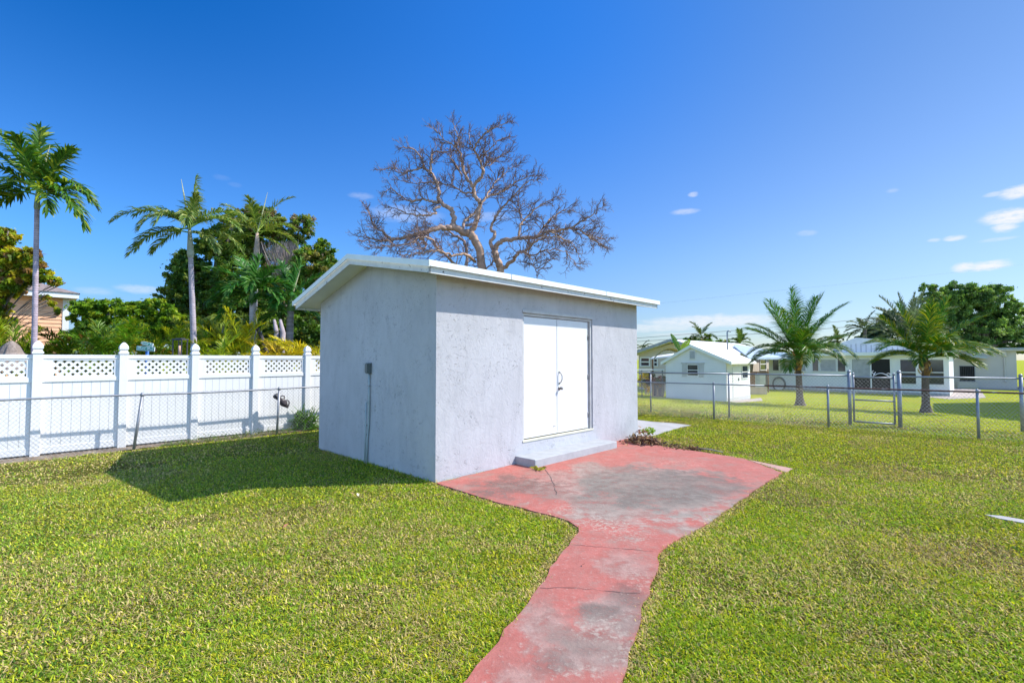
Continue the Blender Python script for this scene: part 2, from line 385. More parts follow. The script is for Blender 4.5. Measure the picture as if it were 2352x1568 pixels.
def slab(name, out, z0, z1, m, **kw):
    mb = MB(); n = len(out); top = np.c_[out, np.full(n, z1)]; bot = np.c_[out, np.full(n, z0)]
    mb.add(np.vstack([top, bot]), [np.array([list(range(n))]), np.array([[i, n+i, n+(i+1) % n, (i+1) % n] for i in range(n)])])
    o = mb.build(name, m)
    return tag(o, kind='structure', **kw)
def tri_fix(o):
    md = o.modifiers.new('tri', 'TRIANGULATE'); md.ngon_method = 'BEAUTY'
tri_fix(slab('patio', patio_out, -.05, .004, M['patio'], label='worn red painted concrete patio and path leading to the shed step'))
chip = rough_edge([(1716,1054),(1822,1075),(1806,1083),(1760,1069)], .008, .1, 5)
tri_fix(slab('patio_corner', chip, -.05, -.004, mat('faded_pink_concrete', (.46, .27, .21), .85, .15, 4, .003, 50, dirt=(.30, .22, .18), ds=5), label='broken off pale corner of the red patio'))
slab2 = rough_edge([(1455,963),(1500,968),(1545,971),(1588,976),(1560,981),(1530,990),(1512,996),(1470,1006),(1440,1004),(1440,975)], .02, .2, 6)
tri_fix(slab('concrete_slab', slab2, -.05, .0, M['concrete'], label='grey concrete slab behind the shed corner'))
rslab = rough_edge([(2262,1180),(2300,1183),(2352,1192),(2400,1202),(2400,1209),(2352,1199),(2295,1189)], .02, .1, 9)
tri_fix(slab('concrete_strip', rslab, -.05, -.003, M['concrete'], label='flush grey concrete strip half sunk in the lawn'))
# cracks in the patio: narrow dark grooves
mb = MB()
for pts in ([(1250,1075),(1262,1092),(1272,1108),(1276,1124),(1279,1140)], [(1715,1054),(1740,1064),(1760,1069),(1780,1074),(1800,1083)], [(1240,1350),(1330,1352),(1400,1358),(1485,1366)],
            [(1310,1250),(1370,1256),(1440,1262),(1512,1268)]):
    P = []
    for a, b in zip(pts, pts[1:]):
        for t in np.linspace(0, 1, 6)[:-1]:
            q = _g0(a[0]+(b[0]-a[0])*t, a[1]+(b[1]-a[1])*t); P.append(q[:2]+rng.normal(0, .007, 2))
    P = np.array(P); d = np.gradient(P, axis=0); d /= np.linalg.norm(d, axis=1)[:, None]; nn = np.c_[-d[:, 1], d[:, 0]]
    wd = rng.uniform(.0015, .005, len(P))[:, None]*(.6 if pts[0][1] > 1200 else .9)
    Vv = np.vstack([np.c_[P+nn*wd, np.full(len(P), .0075)], np.c_[P-nn*wd, np.full(len(P), .0075)]]); n = len(P)
    mb.add(Vv, np.array([[i, i+1, n+i+1, n+i] for i in range(n-1)]))
tag(mb.build('patio_cracks', M['gasket']), 'thin dark cracks running across the red patio', kind='structure')
# bare soil strip between the two left fences
us = np.linspace(-6, 9, 90); e1 = np.array([W(u, 6.02+.12*math.sin(u*2.3)+.1*random.random(), 0)[:2] for u in us]); e2 = np.array([W(u, 6.9, 0)[:2] for u in us])
mb = MB(); n = len(us); mb.add(np.vstack([np.c_[e1, np.full(n, -.009)], np.c_[e2, np.full(n, -.009)]]), np.array([[i, i+1, n+i+1, n+i] for i in range(n-1)]))
tag(mb.build('soil_strip', M['soil']), 'bare soil strip at the foot of the white fence', kind='structure')
# neighbour's paths
def quadpath(name, px, m, label, dz=.0):
    P = np.array([G(*p) for p in px]); P[:, 2] = gz(P) + dz
    mb = MB(); n = len(P); mb.add(np.vstack([P, P-[0, 0, .1]]), [np.array([list(range(n))]), np.array([[i, n+i, n+(i+1) % n, (i+1) % n] for i in range(n)])])
    tag(mb.build(name, m), label, kind='structure')
quadpath('garden_path', [(2110,910),(2186,903),(2190,890),(2250,893),(2265,913),(2180,916)], M['pinkconc'], 'pale concrete path beside the end of the white house')
quadpath('house_apron', [(2250,886),(2420,889),(2420,897),(2250,894)], M['pinkconc'], 'narrow pale apron along the foot of the off-white wall')
quadpath('shed_pad', [(1672,922),(1748,913),(1752,920),(1690,924)], M['pinkconc'], 'small concrete pad at the door of the clapboard shed')

# ------------------------------------------------------------------ the stucco shed
shed = thing('shed', 'grey stucco shed with white low-pitched roof and double doors, in the centre of the lawn', 'shed', W(2.75, 1.8, 0))
SL, SW = 5.5, 3.65; RV, RZ = 1.87, 3.39; EF, ER = -.3, 4.0; EFZ, ERZ = 2.98, 2.80; G0, G1 = -.34, 5.88
def roof_z(v): return EFZ+(RZ-EFZ)*(v-EF)/(RV-EF) if v <= RV else RZ+(ERZ-RZ)*(v-RV)/(ER-RV)
D0, D1, DZ0, DZ1, DR = 1.775, 3.79, .345, 2.50, .11
mb = MB(); und = lambda v: roof_z(v)-.12
def q(*P): mb.poly([W(*p) for p in P])
zt = und(0); zb = -.06
for a0, a1, c0, c1 in ((0, D0, zb, zt), (D1, SL, zb, zt), (D0, D1, zb, DZ0), (D0, D1, DZ1, zt)): q((a0,0,c0), (a1,0,c0), (a1,0,c1), (a0,0,c1))
q((D0,0,DZ0),(D0,0,DZ1),(D0,DR,DZ1),(D0,DR,DZ0)); q((D1,0,DZ0),(D1,DR,DZ0),(D1,DR,DZ1),(D1,0,DZ1)); q((D0,0,DZ1),(D1,0,DZ1),(D1,DR,DZ1),(D0,DR,DZ1)); q((D0,0,DZ0),(D0,DR,DZ0),(D1,DR,DZ0),(D1,0,DZ0))
for uu in (0, SL):
    q((uu,0,zb),(uu,SW,zb),(uu,SW,und(SW)),(uu,RV,und(RV)),(uu,0,und(0)))
q((0,SW,zb),(SL,SW,zb),(SL,SW,und(SW)),(0,SW,und(SW)))
mb.build('wall', M['stucco'], shed)
# roof
mb = MB()
for v0, v1 in ((EF+.02, RV), (RV, ER-.02)):
    P = [W(G0+.02, v0, roof_z(v0)), W(G1-.02, v0, roof_z(v0)), W(G1-.02, v1, roof_z(v1)), W(G0+.02, v1, roof_z(v1))]
    mb.prism(P, (0, 0, -.06))
roof = mb.build('roof', M['roofw'], shed)
mb = MB()
for v0, v1 in ((EF+.03, RV), (RV, ER-.03)):
    P = [W(G0+.03, v0, roof_z(v0)-.125), W(G1-.03, v0, roof_z(v0)-.125), W(G1-.03, v1, roof_z(v1)-.125), W(G0+.03, v1, roof_z(v1)-.125)]
    mb.prism(P, (0, 0, .012))
sof = mb.build('soffit', M['soffit'], shed)
def strips(z1, z0, out, thick):
    mb = MB()
    for v, s in ((EF, -1), (ER, 1)):     # eaves
        zt_ = roof_z(v); fr = lambda a, b, c, v=v, s=s, zt_=zt_: W(a, v+s*b, zt_+c)
        mb.box(fr, G0-out, G1+out, out-thick, out, -z0, -z1)
    for uu, s in ((G0, -1), (G1, 1)):    # rakes
        for va, vb in ((EF-out, RV), (RV, ER+out)):
            P = [W(uu+s*out, va, roof_z(va)-z1), W(uu+s*out, vb, roof_z(vb)-z1), W(uu+s*out, vb, roof_z(vb)-z0), W(uu+s*out, va, roof_z(va)-z0)]
            mb.prism(P, -s*U*thick)
    return mb
tr = strips(-.008, .072, .045, .014); trim = tr.build('roof_trim', M['trim'], shed)
fa = strips(.02, .155, .0, .022); fa.build('fascia', M['fascia'], shed)
for uu in (1.15, 3.75):                   # lap joints of the metal trim
    mb = MB(); mb.box(W, uu, uu+.012, EF-.0475, EF-.044, EFZ-.072, EFZ+.009); mb.build('trim_joint', M['greymetal'], trim)
mb = MB(); fr = lambda a, b, c: W(-.17+a, 1.62+b, roof_z(1.62+b)-.128+c)
mb.box(fr, -.09, .09, -.05, .05, -.012, 0); sv = mb.build('soffit_vent', M['trim'], sof)
mb = MB()
for i in range(5): mb.box(fr, -.08, .08, -.042+i*.018, -.034+i*.018, -.0145, -.011)
mb.build('slat', M['gasket'], sv)
# door frame
mb = MB(); FWd = .06
mb.box(W, D1-.055, D1-.002, .02, DR, DZ0+.002, DZ1-.045)
mb.box(W, D1-.105, D1-.06, .055, DR, DZ0+.002, DZ1-.09)
mb.box(W, D0+.002, D0+.055, .02, DR, DZ0+.002, DZ1-.045)
mb.box(W, D0-.012, D1-.002, -.014, .018, DZ1-.030, DZ1+.018)
mb.box(W, D0+.002, D1-.002, .022, DR, DZ1-.075, DZ1-.033)
bevel(mb.build('door_frame', M['frame'], shed), .004)
mb = MB(); mb.box(W, D0+.002, D1-.002, DR-.008, DR-.002, DZ0+.002, DZ1-.01); mb.build('door_backing', M['gasket'], shed)
mb = MB(); mb.box(W, D0-.006, D1+.004, -.012, DR-.01, DZ0-.022, DZ0+.006); bevel(mb.build('threshold', mat('yellowed_sill', (.60, .58, .45), .7, .1, 8), shed), .003)
dl, dm, dr = D0+.06, 2.735, D1-.112
for a0, a1, nm in ((dl, dm-.007, 0), (dm+.007, dr, 1)):
    mb = MB(); mb.box(W, a0, a1, .045, .09, DZ0+.025, DZ1-.085)
    dd = bevel(mb.build('door', M['door'], shed), .003)
    if nm:
        mb = MB(); hz = 1.36; hu = dm+.065
        mb.tube([W(hu, .042, hz+.10), W(hu+.002, .012, hz+.085), W(hu+.022, -.004, hz+.03), W(hu+.022, -.004, hz-.03), W(hu+.002, .012, hz-.085), W(hu, .042, hz-.10)], .0085, 8)
        for s in (-1, 1): mb.tube([W(hu, .045, hz+s*.10), W(hu, .034, hz+s*.10)], .018, 10)
        mb.build('handle', M['steel'], dd, True)
        mb = MB(); kz = 1.17
        mb.tube([W(hu, .046, kz), W(hu, .034, kz)], .034, 16); mb.tube([W(hu, .036, kz), W(hu, .006, kz), W(hu, -.004, kz), W(hu, -.022, kz), W(hu, -.032, kz)], [.012, .014, .027, .028, .016], 14)
        mb.build('knob', M['steel'], dd, True)
        for hz in (.62, 1.35, 2.12):
            mb = MB(); mb.tube([W(dr+.006, .04, hz-.05), W(dr+.006, .04, hz+.05)], .008, 8); mb.build('hinge', M['steel'], dd, True)
    else:
        for hz, hu in ((.50, dm-.11), (.505, dm-.065)):
            mb = MB(); mb.tube([W(hu, .047, hz), W(hu, .042, hz)], .010, 8); mb.build('bolt_hole', M['gasket'], dd)
# step
mb = MB(); mb.box(W, 1.60, 3.97, -.425, .01, -.04, .128); bevel(mb.build('step', M['steppaint'], shed), .012, 3)
# conduit and outlet box on the end wall
mb = MB(); cu = -.022
mb.tube([W(cu, 1.82, -.04), W(cu, 1.81, .35), W(cu, 1.775, .62), W(cu, 1.765, 1.0), W(cu, 1.77, 1.47)], .016, 8); cp = mb.build('conduit', M['conduit'], shed, True)
mb = MB(); mb.tube([W(cu-.022, 1.85, -.04), W(cu-.022, 1.835, .4), W(cu-.022, 1.815, .98)], .013, 8); mb.tube([W(cu-.022, 1.815, .98), W(-.0, 1.81, 1.0)], .013, 8)
mb.build('conduit', M['conduit'], shed, True)
for z in (.60, .45, 1.25):
    mb = MB(); mb.box(W, -.045, 0, 1.745+(.05 if z < .7 else 0), 1.80+(.06 if z < .7 else 0), z, z+.02); mb.build('pipe_clip', M['galv'], cp)
mb = MB(); mb.box(W, -.062, 0, 1.725, 1.825, 1.46, 1.635); bx = bevel(mb.build('outlet_box', M['box'], shed), .006)
mb = MB(); mb.box(W, -.082, -.063, 1.735, 1.815, 1.475, 1.62); bevel(mb.build('box_cover', M['box'], bx), .005)

# ------------------------------------------------------------------ white vinyl fence
VF = 6.58
fence = thing('vinyl_fence', 'white vinyl privacy fence with lattice top along the left side', 'fence', W(1, VF, 0))
pu = [-3.79+1.197*i for i in range(-3, 13)]
for i, u in enumerate(pu):
    mb = MB(); mb.box(W, u-.066, u+.066, VF-.066, VF+.066, -.06, 1.80)
    po = bevel(mb.build('post', M['vinyl'], fence), .006)
    mb = MB()
    prof = [(.077, 1.795), (.077, 1.825), (.060, 1.84), (.056, 1.87), (.070, 1.885), (.072, 1.92), (.062, 1.955), (.042, 1.99), (.018, 2.015), (.0, 2.025)]
    Pv = []; fs = []
    for r_, z in prof: Pv += [W(u+a*r_, VF+b*r_, z) for a, b in ((-1, -1), (1, -1), (1, 1), (-1, 1))]
    for a in range(len(prof)-1):
        for b in range(4): fs.append([a*4+b, a*4+(b+1) % 4, a*4+4+(b+1) % 4, a*4+4+b])
    mb.add(Pv, np.array(fs)); bevel(mb.build('post_cap', M['vinyl'], po), .012, 2)
    if i == len(pu)-1: break
    a0, a1 = u+.066, u+1.197-.066
    for z0, z1, d in ((1.70, 1.775, .030), (1.285, 1.365, .032), (.02, .14, .028)):
        mb = MB(); mb.box(W, a0, a1, VF-d, VF+d, z0, z1); bevel(mb.build('rail', M['vinyl'], fence), .004)
    mb = MB(); nb = 8; bw = (a1-a0)/nb
    for j in range(nb): mb.box(W, a0+j*bw+.003, a0+(j+1)*bw-.003, VF-.014, VF+.014, .14, 1.285)
    mb.box(W, a0, a1, VF-.006, VF+.006, .14, 1.285)
    mb.build('boards', M['vinyl'], fence)
    mb = MB(); l0, l1, z0, z1 = a0+.13, a1-.07, 1.395, 1.672
    mb.box(W, a0, l0, VF-.018, VF+.018, 1.365, 1.70); mb.box(W, l1, a1, VF-.018, VF+.018, 1.365, 1.70)
    mb.box(W, l0, l1, VF-.018, VF+.018, 1.365, z0); mb.box(W, l0, l1, VF-.018, VF+.018, z1, 1.70)
    mb.build('lattice_frame', M['vinyl'], fence)
    mb = MB(); hh = z1-z0; hw = .021; st = .118
    for s in (1, -1):
        x = l0-hh
        while x < l1:
            pts = []
            for e in (-hw, hw):
                pass
            # slat band clipped to the opening
            b0, b1 = x, x+hh
            poly = [(b0-hw*1.4, z0), (b0+hw*1.4, z0), (b1+hw*1.4, z1), (b1-hw*1.4, z1)]
            if s < 0: poly = [(a, z0+z1-z_) for a, z_ in poly]
            def clip(P, f, inter):
                o_ = []
                for a, b in zip(P, P[1:]+P[:1]):
                    ia, ib = f(a), f(b)
                    if ia: o_.append(a)
                    if ia != ib: o_.append(inter(a, b))
                return o_
            def cu_(X): return lambda a, b: (X, a[1]+(b[1]-a[1])*(X-a[0])/(b[0]-a[0]))
            poly = clip(poly, lambda p: p[0] >= l0, cu_(l0)); poly = clip(poly, lambda p: p[0] <= l1, cu_(l1)) if poly else poly
            if len(poly) >= 3:
                v = VF-.009 if s > 0 else VF+.001
                mb.prism([W(a, v, z_) for a, z_ in poly], V*.008)
            x += st
    mb.build('lattice', M['vinyl'], fence)

# ------------------------------------------------------------------ chain link fences
def chainlink(mb, A, B, z0, z1, cell=.075, r=.0022, sag=0., base=0.):
    A = np.array(A, float); B = np.array(B, float); A[2] = B[2] = 0; Ln = np.linalg.norm(B-A); d = (B-A)/Ln; h = z1-z0; nrm = np.array([-d[1], d[0], 0])
    s = -h
    while s < Ln:
        for sg in (1, -1):
            a, b = s, s+h*.92; za, zb_ = (z0, z1) if sg > 0 else (z1, z0)
            if a < 0: za = za+(zb_-za)*(-a)/(b-a); a = 0
            if b > Ln: zb_ = zb_-(zb_-za)*(b-Ln)/(b-a) if b > a else zb_; b = Ln
            if b-a > .02:
                o_ = nrm*(.0022*sg)
                p, q_ = A+d*a+Z*za+o_, A+d*b+Z*zb_+o_
                n = 4; tt = np.linspace(0, 1, n)[:, None]; P = p+(q_-p)*tt
                mb.tube(P+nrm*(.004*np.sin(tt*9+s)), r, 3, False)
        s += cell
    return mb
clf = thing('chain_link_fence', 'low galvanised chain-link fence standing in front of the white vinyl fence', 'fence', W(-1, 6.12, 0))
mb = MB(); rp = [W(u, 6.12, 1.015+.012*math.sin(u*1.3)) for u in np.linspace(-7, 7, 30)]; mb.tube(rp, .019, 8); mb.build('top_rail', M['galv'], clf, True)
mb = chainlink(MB(), W(-7, 6.15, 0), W(7, 6.15, 0), .0, 1.04, .072, .0019); mb.build('wire_mesh', M['wire'], clf)
for u, du in ((-5.0, .0), (-2.47, .115), (.12, .045), (2.7, 0), (5.3, 0)):
    mb = MB(); mb.tube([W(u, 6.08, -.05), W(u+du, 6.10, 1.0)], .026, 10); p = mb.build('post', M['galv'], clf, True)
    mb = MB(); mb.tube([W(u+du, 6.10, .985), W(u+du, 6.105, 1.03), W(u+du, 6.105, 1.06)], [.031, .031, .012], 10); mb.build('post_cap', M['galv'], p, True)
# right: the near low fence with a rusty rail
Pn1, Pn2 = G(1640, 962), G(2248, 1005); dn = (Pn2-Pn1); Lf = np.linalg.norm(dn[:2]); dn = dn/np.linalg.norm(dn)
nf = thing('chain_link_fence', 'low chain-link fence with rusty top rail crossing the right lawn in front of the gate', 'fence', Pn1)
A_, B_ = Pn1-dn*6.2, Pn2+dn*5.5
mb = MB(); Pm = Pn1+dn*1.3
mb.tube([p+Z*(.985) for p in seg(A_, Pm, 6)], .018, 8); mb.build('top_rail', M['galv'], nf, True)
mb = MB(); mb.tube([p+Z*(.985) for p in seg(Pm, B_, 10)], .0205, 8); mb.build('top_rail', M['rust'], nf, True)['label'] = 'rusty brown top rail'
mb = chainlink(MB(), A_, B_, -.02, 1.0, .078, .0018); mb.build('wire_mesh', M['wire'], nf)
for p in (A_, Pn1, G(1905, 978), Pn2, B_):
    p = Pn1 + dn*((p-Pn1)@dn)
    mb = MB(); mb.tube([p-Z*.08-dn*0, p+Z*.98], .026, 10); pp = mb.build('post', M['galv'], nf, True)
    mb = MB(); mb.tube([p+Z*.975, p+Z*1.02, p+Z*1.05], [.030, .030, .012], 10); mb.build('post_cap', M['galv'], pp, True)
# right: the taller far fence with the gate
def ff(px, py): q_ = G(px, py); return np.array([q_[0], q_[1], float(gz(q_))])
Fp = [ff(1400, 938), ff(1495, 946), ff(1675, 957), ff(1953, 972)]; Gp = ff(2068, 980); Fe = ff(2349, 990)
df = thing('chain_link_fence', 'taller chain-link fence behind the rusty rail one, left of the gate', 'fence', Fp[2])
def segf(A, B, root, posts, hh=1.26, thick=(.022,)):
    mb = MB(); mb.tube([A+Z*hh, B+Z*hh], .021, 8); mb.build('top_rail', M['galv'], root, True)
    mb = chainlink(MB(), [A[0], A[1], 0], [B[0], B[1], 0], min(A[2], B[2])+.02, min(A[2], B[2])+hh+.02, .085, .0016); mb.build('wire_mesh', M['wire'], root)
for a, b in zip(Fp, Fp[1:]): segf(a, b, df, None)
for p, r_ in ((Fp[0], .025), (Fp[1], .022), (Fp[2], .026)):
    mb = MB(); mb.tube([p-Z*.1, p+Z*1.26], r_, 10); mb.build('post', M['galv'], df, True)
df2 = thing('chain_link_fence', 'taller chain-link fence right of the gate, ending at a post on the right edge', 'fence', Gp)
segf(Gp, Fe, df2, None)
Fe2 = Fe+(Fe-Gp)/np.linalg.norm(Fe-Gp)*3; segf(Fe, Fe2, df2, None)
for p, r_, hh, root in ((Fp[3], .042, 1.36, df), (Gp, .046, 1.37, df2), (Fe, .036, 1.32, df2)):
    mb = MB(); mb.tube([p-Z*.1, p+Z*hh], r_, 14); o_ = mb.build('gate_post' if r_ > .04 else 'post', M['galv'], root, True)
    mb = MB(); mb.tube([p+Z*(hh-.01), p+Z*(hh+.02), p+Z*(hh+.05)], [r_*1.15, r_*1.1, .015], 14); mb.build('post_cap', M['galv'], o_, True)
ga, gb = Fp[3]+(Gp-Fp[3])*.085, Fp[3]+(Gp-Fp[3])*.90
gate = thing('gate', 'chain-link garden gate in a tube frame with white scroll ornament on top', 'gate', (ga+gb)/2)
mb = MB(); gz0 = .06
for a in (ga, gb): mb.tube([a+Z*gz0, a+Z*1.30], .024, 10)
mb.tube([ga+Z*1.22, gb+Z*1.22], .022, 8); mb.tube([ga+Z*gz0, gb+Z*gz0], .022, 8); mb.tube([ga+Z*.63, gb+Z*.63], .020, 8)
mb.build('gate_frame', M['galv'], gate, True)
mb = MB()
for a in (ga, gb): mb.tube([a+Z*1.295, a+Z*1.32, a+Z*1.35], [.03, .03, .01], 10)
mb.build('frame_cap', M['galv'], gate, True)
chainlink(MB(), ga, gb, gz0+.01, 1.22, .085, .0016).build('wire_mesh', M['wire'], gate)
gd = (gb-ga)/np.linalg.norm(gb-ga); gc = ga+gd*.47*np.linalg.norm(gb-ga)
mb = MB(); sc = []
for t in np.linspace(0, 1.6*math.pi, 18): sc.append(gc+gd*(.04+.035*math.cos(t+1.5))+Z*(1.36+.035*math.sin(t+1.5)))
mb.tube(sc, .009, 6)
mb.tube([gc+gd*(.05+.30*t)+Z*(1.27+.085*math.sin(t*math.pi)*(1-.4*t)) for t in np.linspace(0, 1, 14)], .010, 6)
mb.tube([gc+gd*(.34+.04*math.cos(t))+Z*(1.30+.04*math.sin(t)) for t in np.linspace(-2.4, 2.6, 14)], .009, 6)
mb.tube([gc+gd*.02+Z*1.24, gc+gd*.06+Z*1.33], .009, 6)
mb.build('scroll_ornament', M['vinyl'], gate, True)
mb = MB()
for z in (.30, 1.1): mb.tube([gb+Z*z, Gp+Z*z], .014, 6); 
mb.build('hinge', M['galv'], gate, True)
mb = MB(); mb.tube([ga+Z*.8, Fp[3]+Z*.8], .013, 6); mb.build('latch', M['galv'], gate, True)

# weathered wood hung on the left chain-link post
dw0, dw1 = on_v(631, 906, 6.2), on_v(662, 936, 6.2)
mb = MB(); n = 16; P = []; rr = []
for i in range(n):
    t = i/(n-1); P.append(dw0+(dw1-dw0)*t + V*(.02*math.sin(t*7))); rr.append(.045+.022*math.sin(t*math.pi)+.018*math.sin(t*11+1) if 0 < i < n-1 else .015)
mb.tube(P, rr, 10)
dwd = (dw1-dw0)/np.linalg.norm(dw1-dw0); dwn = np.cross(dwd, V)
if dwn[2] < 0: dwn = -dwn
for t0, t1, ln in ((.25, .55, .13), (.55, .95, .12)):
    mb.tube([dw0+(dw1-dw0)*(t0+(t1-t0)*s)+dwn*(.03+ln*math.sin(s*math.pi)*.7) for s in np.linspace(0, 1, 9)], .014, 6)
tag(mb.build('driftwood', M['drift'], None, True), 'dark knobbly piece of weathered wood hanging aslant behind the chain-link post', 'driftwood')

# ------------------------------------------------------------------ windows and houses
def make_window(parent, fr, a0, a1, c0, c1, pane='glass', mull=(), trans=(), fw_=.04, depth=.03, fm='vinyl'):
    mb = MB(); d0, d1 = -depth, .0
    mb.box(fr, a0, a1, d0, d1, c0, c0+fw_); mb.box(fr, a0, a1, d0, d1, c1-fw_, c1)
    mb.box(fr, a0, a0+fw_, d0, d1, c0+fw_, c1-fw_); mb.box(fr, a1-fw_, a1, d0, d1, c0+fw_, c1-fw_)
    for x in mull: mb.box(fr, x-fw_/2, x+fw_/2, d0+.004, d1, c0+fw_, c1-fw_)
    for z in trans: mb.box(fr, a0+fw_, a1-fw_, d0+.008, d1-.0, z-fw_/2, z+fw_/2)
    wdw = mb.build('window', M[fm], parent)
    mb = MB(); mb.box(fr, a0+fw_, a1-fw_, -.008, -.002, c0+fw_, c1-fw_); mb.build('pane', M[pane], wdw)
    return wdw

# --- neighbour's clapboard shed
Bc = G(1669, 921.5); uB, vB, _ = L(Bc); zB = float(gz(Bc))
Ac = on_u(1530, 917, uB); vA = L(Ac)[1]; uC = L(on_v(1723, 914, vB))[0]
zt_e = zat(829, Bc); vP = (vA+vB)/2; zpk = float(on_u(1587, 792, uB-.1)[2])
vP = L(on_u(1587, 792, uB-.1))[1]
ns = thing('shed', "white clapboard garden shed with louvred gable on the neighbour's lawn", 'shed', W((uB+uC)/2, vP, zB))
frn = lambda a, b, c: W(uB+b, vB+a, zB+c)      # a: leftwards along the gable, b: back, c: up
wA, dC = vA-vB, uC-uB; hE = zt_e-zB-.02; hP = zpk-zB-.10; aP = vP-vB
mb = MB(); top = lambda a: hE+(hP-hE)*(a/aP) if a < aP else hP+(hE-.05-hP)*((a-aP)/(wA-aP))
mb.prism([frn(0, 0, -.1), frn(wA, 0, -.1), frn(wA, 0, top(wA)), frn(aP, 0, hP), frn(0, 0, hE)], U*dC)
nw = mb.build('wall', M['wwall'], ns)
mb = MB(); cs = .145; z = .10
while z < hP-.1:
    # lap boards on the gable
    lo, hi = 0, wA
    if z > hE-.05: lo = aP*(z-hE+.05)/(hP-hE); hi = wA-(wA-aP)*(z-hE+.05)/(hP-hE)
    if hi-lo > .1:
        mb.add([frn(lo, -.022, z), frn(hi, -.022, z), frn(hi, -.004, z+cs-.006), frn(lo, -.004, z+cs-.006), frn(lo, -.001, z), frn(hi, -.001, z)], [np.array([[0, 1, 2, 3]]), np.array([[0, 4, 5, 1]])])
    if z < hE-.1:
        y0, y1 = .02, dC-.02
        for q0, q1 in ((y0, dC*.23), (dC*.50, y1)):
            mb.add([frn(-.022, q0, z), frn(-.022, q1, z), frn(-.004, q1, z+cs-.006), frn(-.004, q0, z+cs-.006), frn(-.001, q0, z), frn(-.001, q1, z)], [np.array([[0, 1, 2, 3]]), np.array([[0, 4, 5, 1]])])
    z += cs
mb.build('siding', M['wwall'], nw)
mb = MB(); ov = .14
rl = lambda a: hE+(hP-hE)*(a/aP) if a < aP else hP+(hE-.05-hP)*((a-aP)/(wA-aP))
for a0, a1 in ((-.30, aP), (aP, wA+.2)):
    mb.prism([frn(a0, -ov, rl(a0)+.11), frn(a1, -ov, rl(a1)+.11), frn(a1, -ov, rl(a1)), frn(a0, -ov, rl(a0))], U*(dC+2*ov))
mb.build('roof', M['roofw'], ns)
mb = MB()
for a0, a1 in ((-.31, aP), (aP, wA+.21)):
    mb.prism([frn(a0, -ov-.03, rl(a0)+.125), frn(a1, -ov-.03, rl(a1)+.125), frn(a1, -ov-.03, rl(a1)-.03), frn(a0, -ov-.03, rl(a0)-.03)], U*.026)
mb.build('fascia', M['trim'], ns)
# louvre, window, shutters, door
lx = vP-vB; mb = MB(); mb.box(frn, lx-.20, lx+.12, -.05, -.02, hP-.62, hP-.18); lv = mb.build('gable_vent', M['vinyl'], ns)
mb = MB()
for i in range(9): mb.box(frn, lx-.17, lx+.09, -.062, -.045, hP-.59+i*.043, hP-.575+i*.043+.012)
mb.build('louvre', M['greymetal'], lv)
def fa_(px): return L(on_u(px, 850, uB))[1]-vB
wx0, wx1 = fa_(1605), fa_(1578.5); wz0, wz1 = zat(865, Bc)-zB, zat(837, Bc)-zB
wn = make_window(ns, lambda a, b, c: frn(a, b-.022, c), wx0, wx1, wz0, wz1, 'glass', (), ((wz0+wz1)/2,), .035)
mb = MB()
for s0, s1 in ((wx0-.26, wx0-.02), (wx1+.02, wx1+.26)): mb.box(frn, s0, s1, -.045, -.022, wz0-.05, wz1+.02)
mb.box(frn, wx0-.30, wx1+.30, -.06, -.022, wz1+.02, wz1+.09)
mb.build('shutter', mat('pale_grey_shutter', (.55, .54, .54), .7), wn)
frr = lambda a, b, c: frn(b, a, c)
mb = MB(); mb.box(frr, dC*.24, dC*.49, -.03, -.002, .12, hE-.30); do_ = mb.build('door', M['vinyl'], ns)
mb = MB(); mb.box(frr, dC*.46, dC*.475, -.07, -.03, .95, 1.08); mb.build('handle', M['box'], do_)
make_window(ns, lambda a, b, c: frn(b*1-.022, a, c), dC*.62, dC*.88, 1.02, 1.72, 'glass', (), (1.37,), .05)
mb = MB()
for i in range(24): mb.box(frr, .03+i*dC/24, .03+i*dC/24+dC/60, -.035, -.024, -.02, .14)
mb.build('base_lattice', M['vinyl'], ns)

# --- long white house with the sliding door
Hc = G(2182, 909.5); uH, vH, _ = L(Hc); zH = float(gz(Hc)); vHl = L(on_u(1767, 897, uH))[1]; LH = vHl-vH
frh = lambda a, b, c: W(uH+b, vH+a, zH+c)      # a leftwards, b back, c up
def ha(px): return L(on_u(px, 850, uH))[1]-vH
def hz_(px, y): return float(on_u(px, y, uH)[2])-zH
eH = hz_(2000, 816)
wh = thing('house', 'long low white house with a dark sliding door behind the two coconut palms', 'house', W(uH+3, vH+LH/2, zH))
mb = MB(); mb.box(frh, 0, LH, .0, 6.5, -.2, eH+.02); mb.build('wall', M['wwall'], wh)
mb = MB(); mb.box(frh, -.25, LH+.6, -.40, 6.9, eH+.0, eH+.05); mb.box(frh, -.25, LH+.6, -.44, -.40, eH-.02, eH+.20)
rf = mb.build('roof', M['trim'], wh)
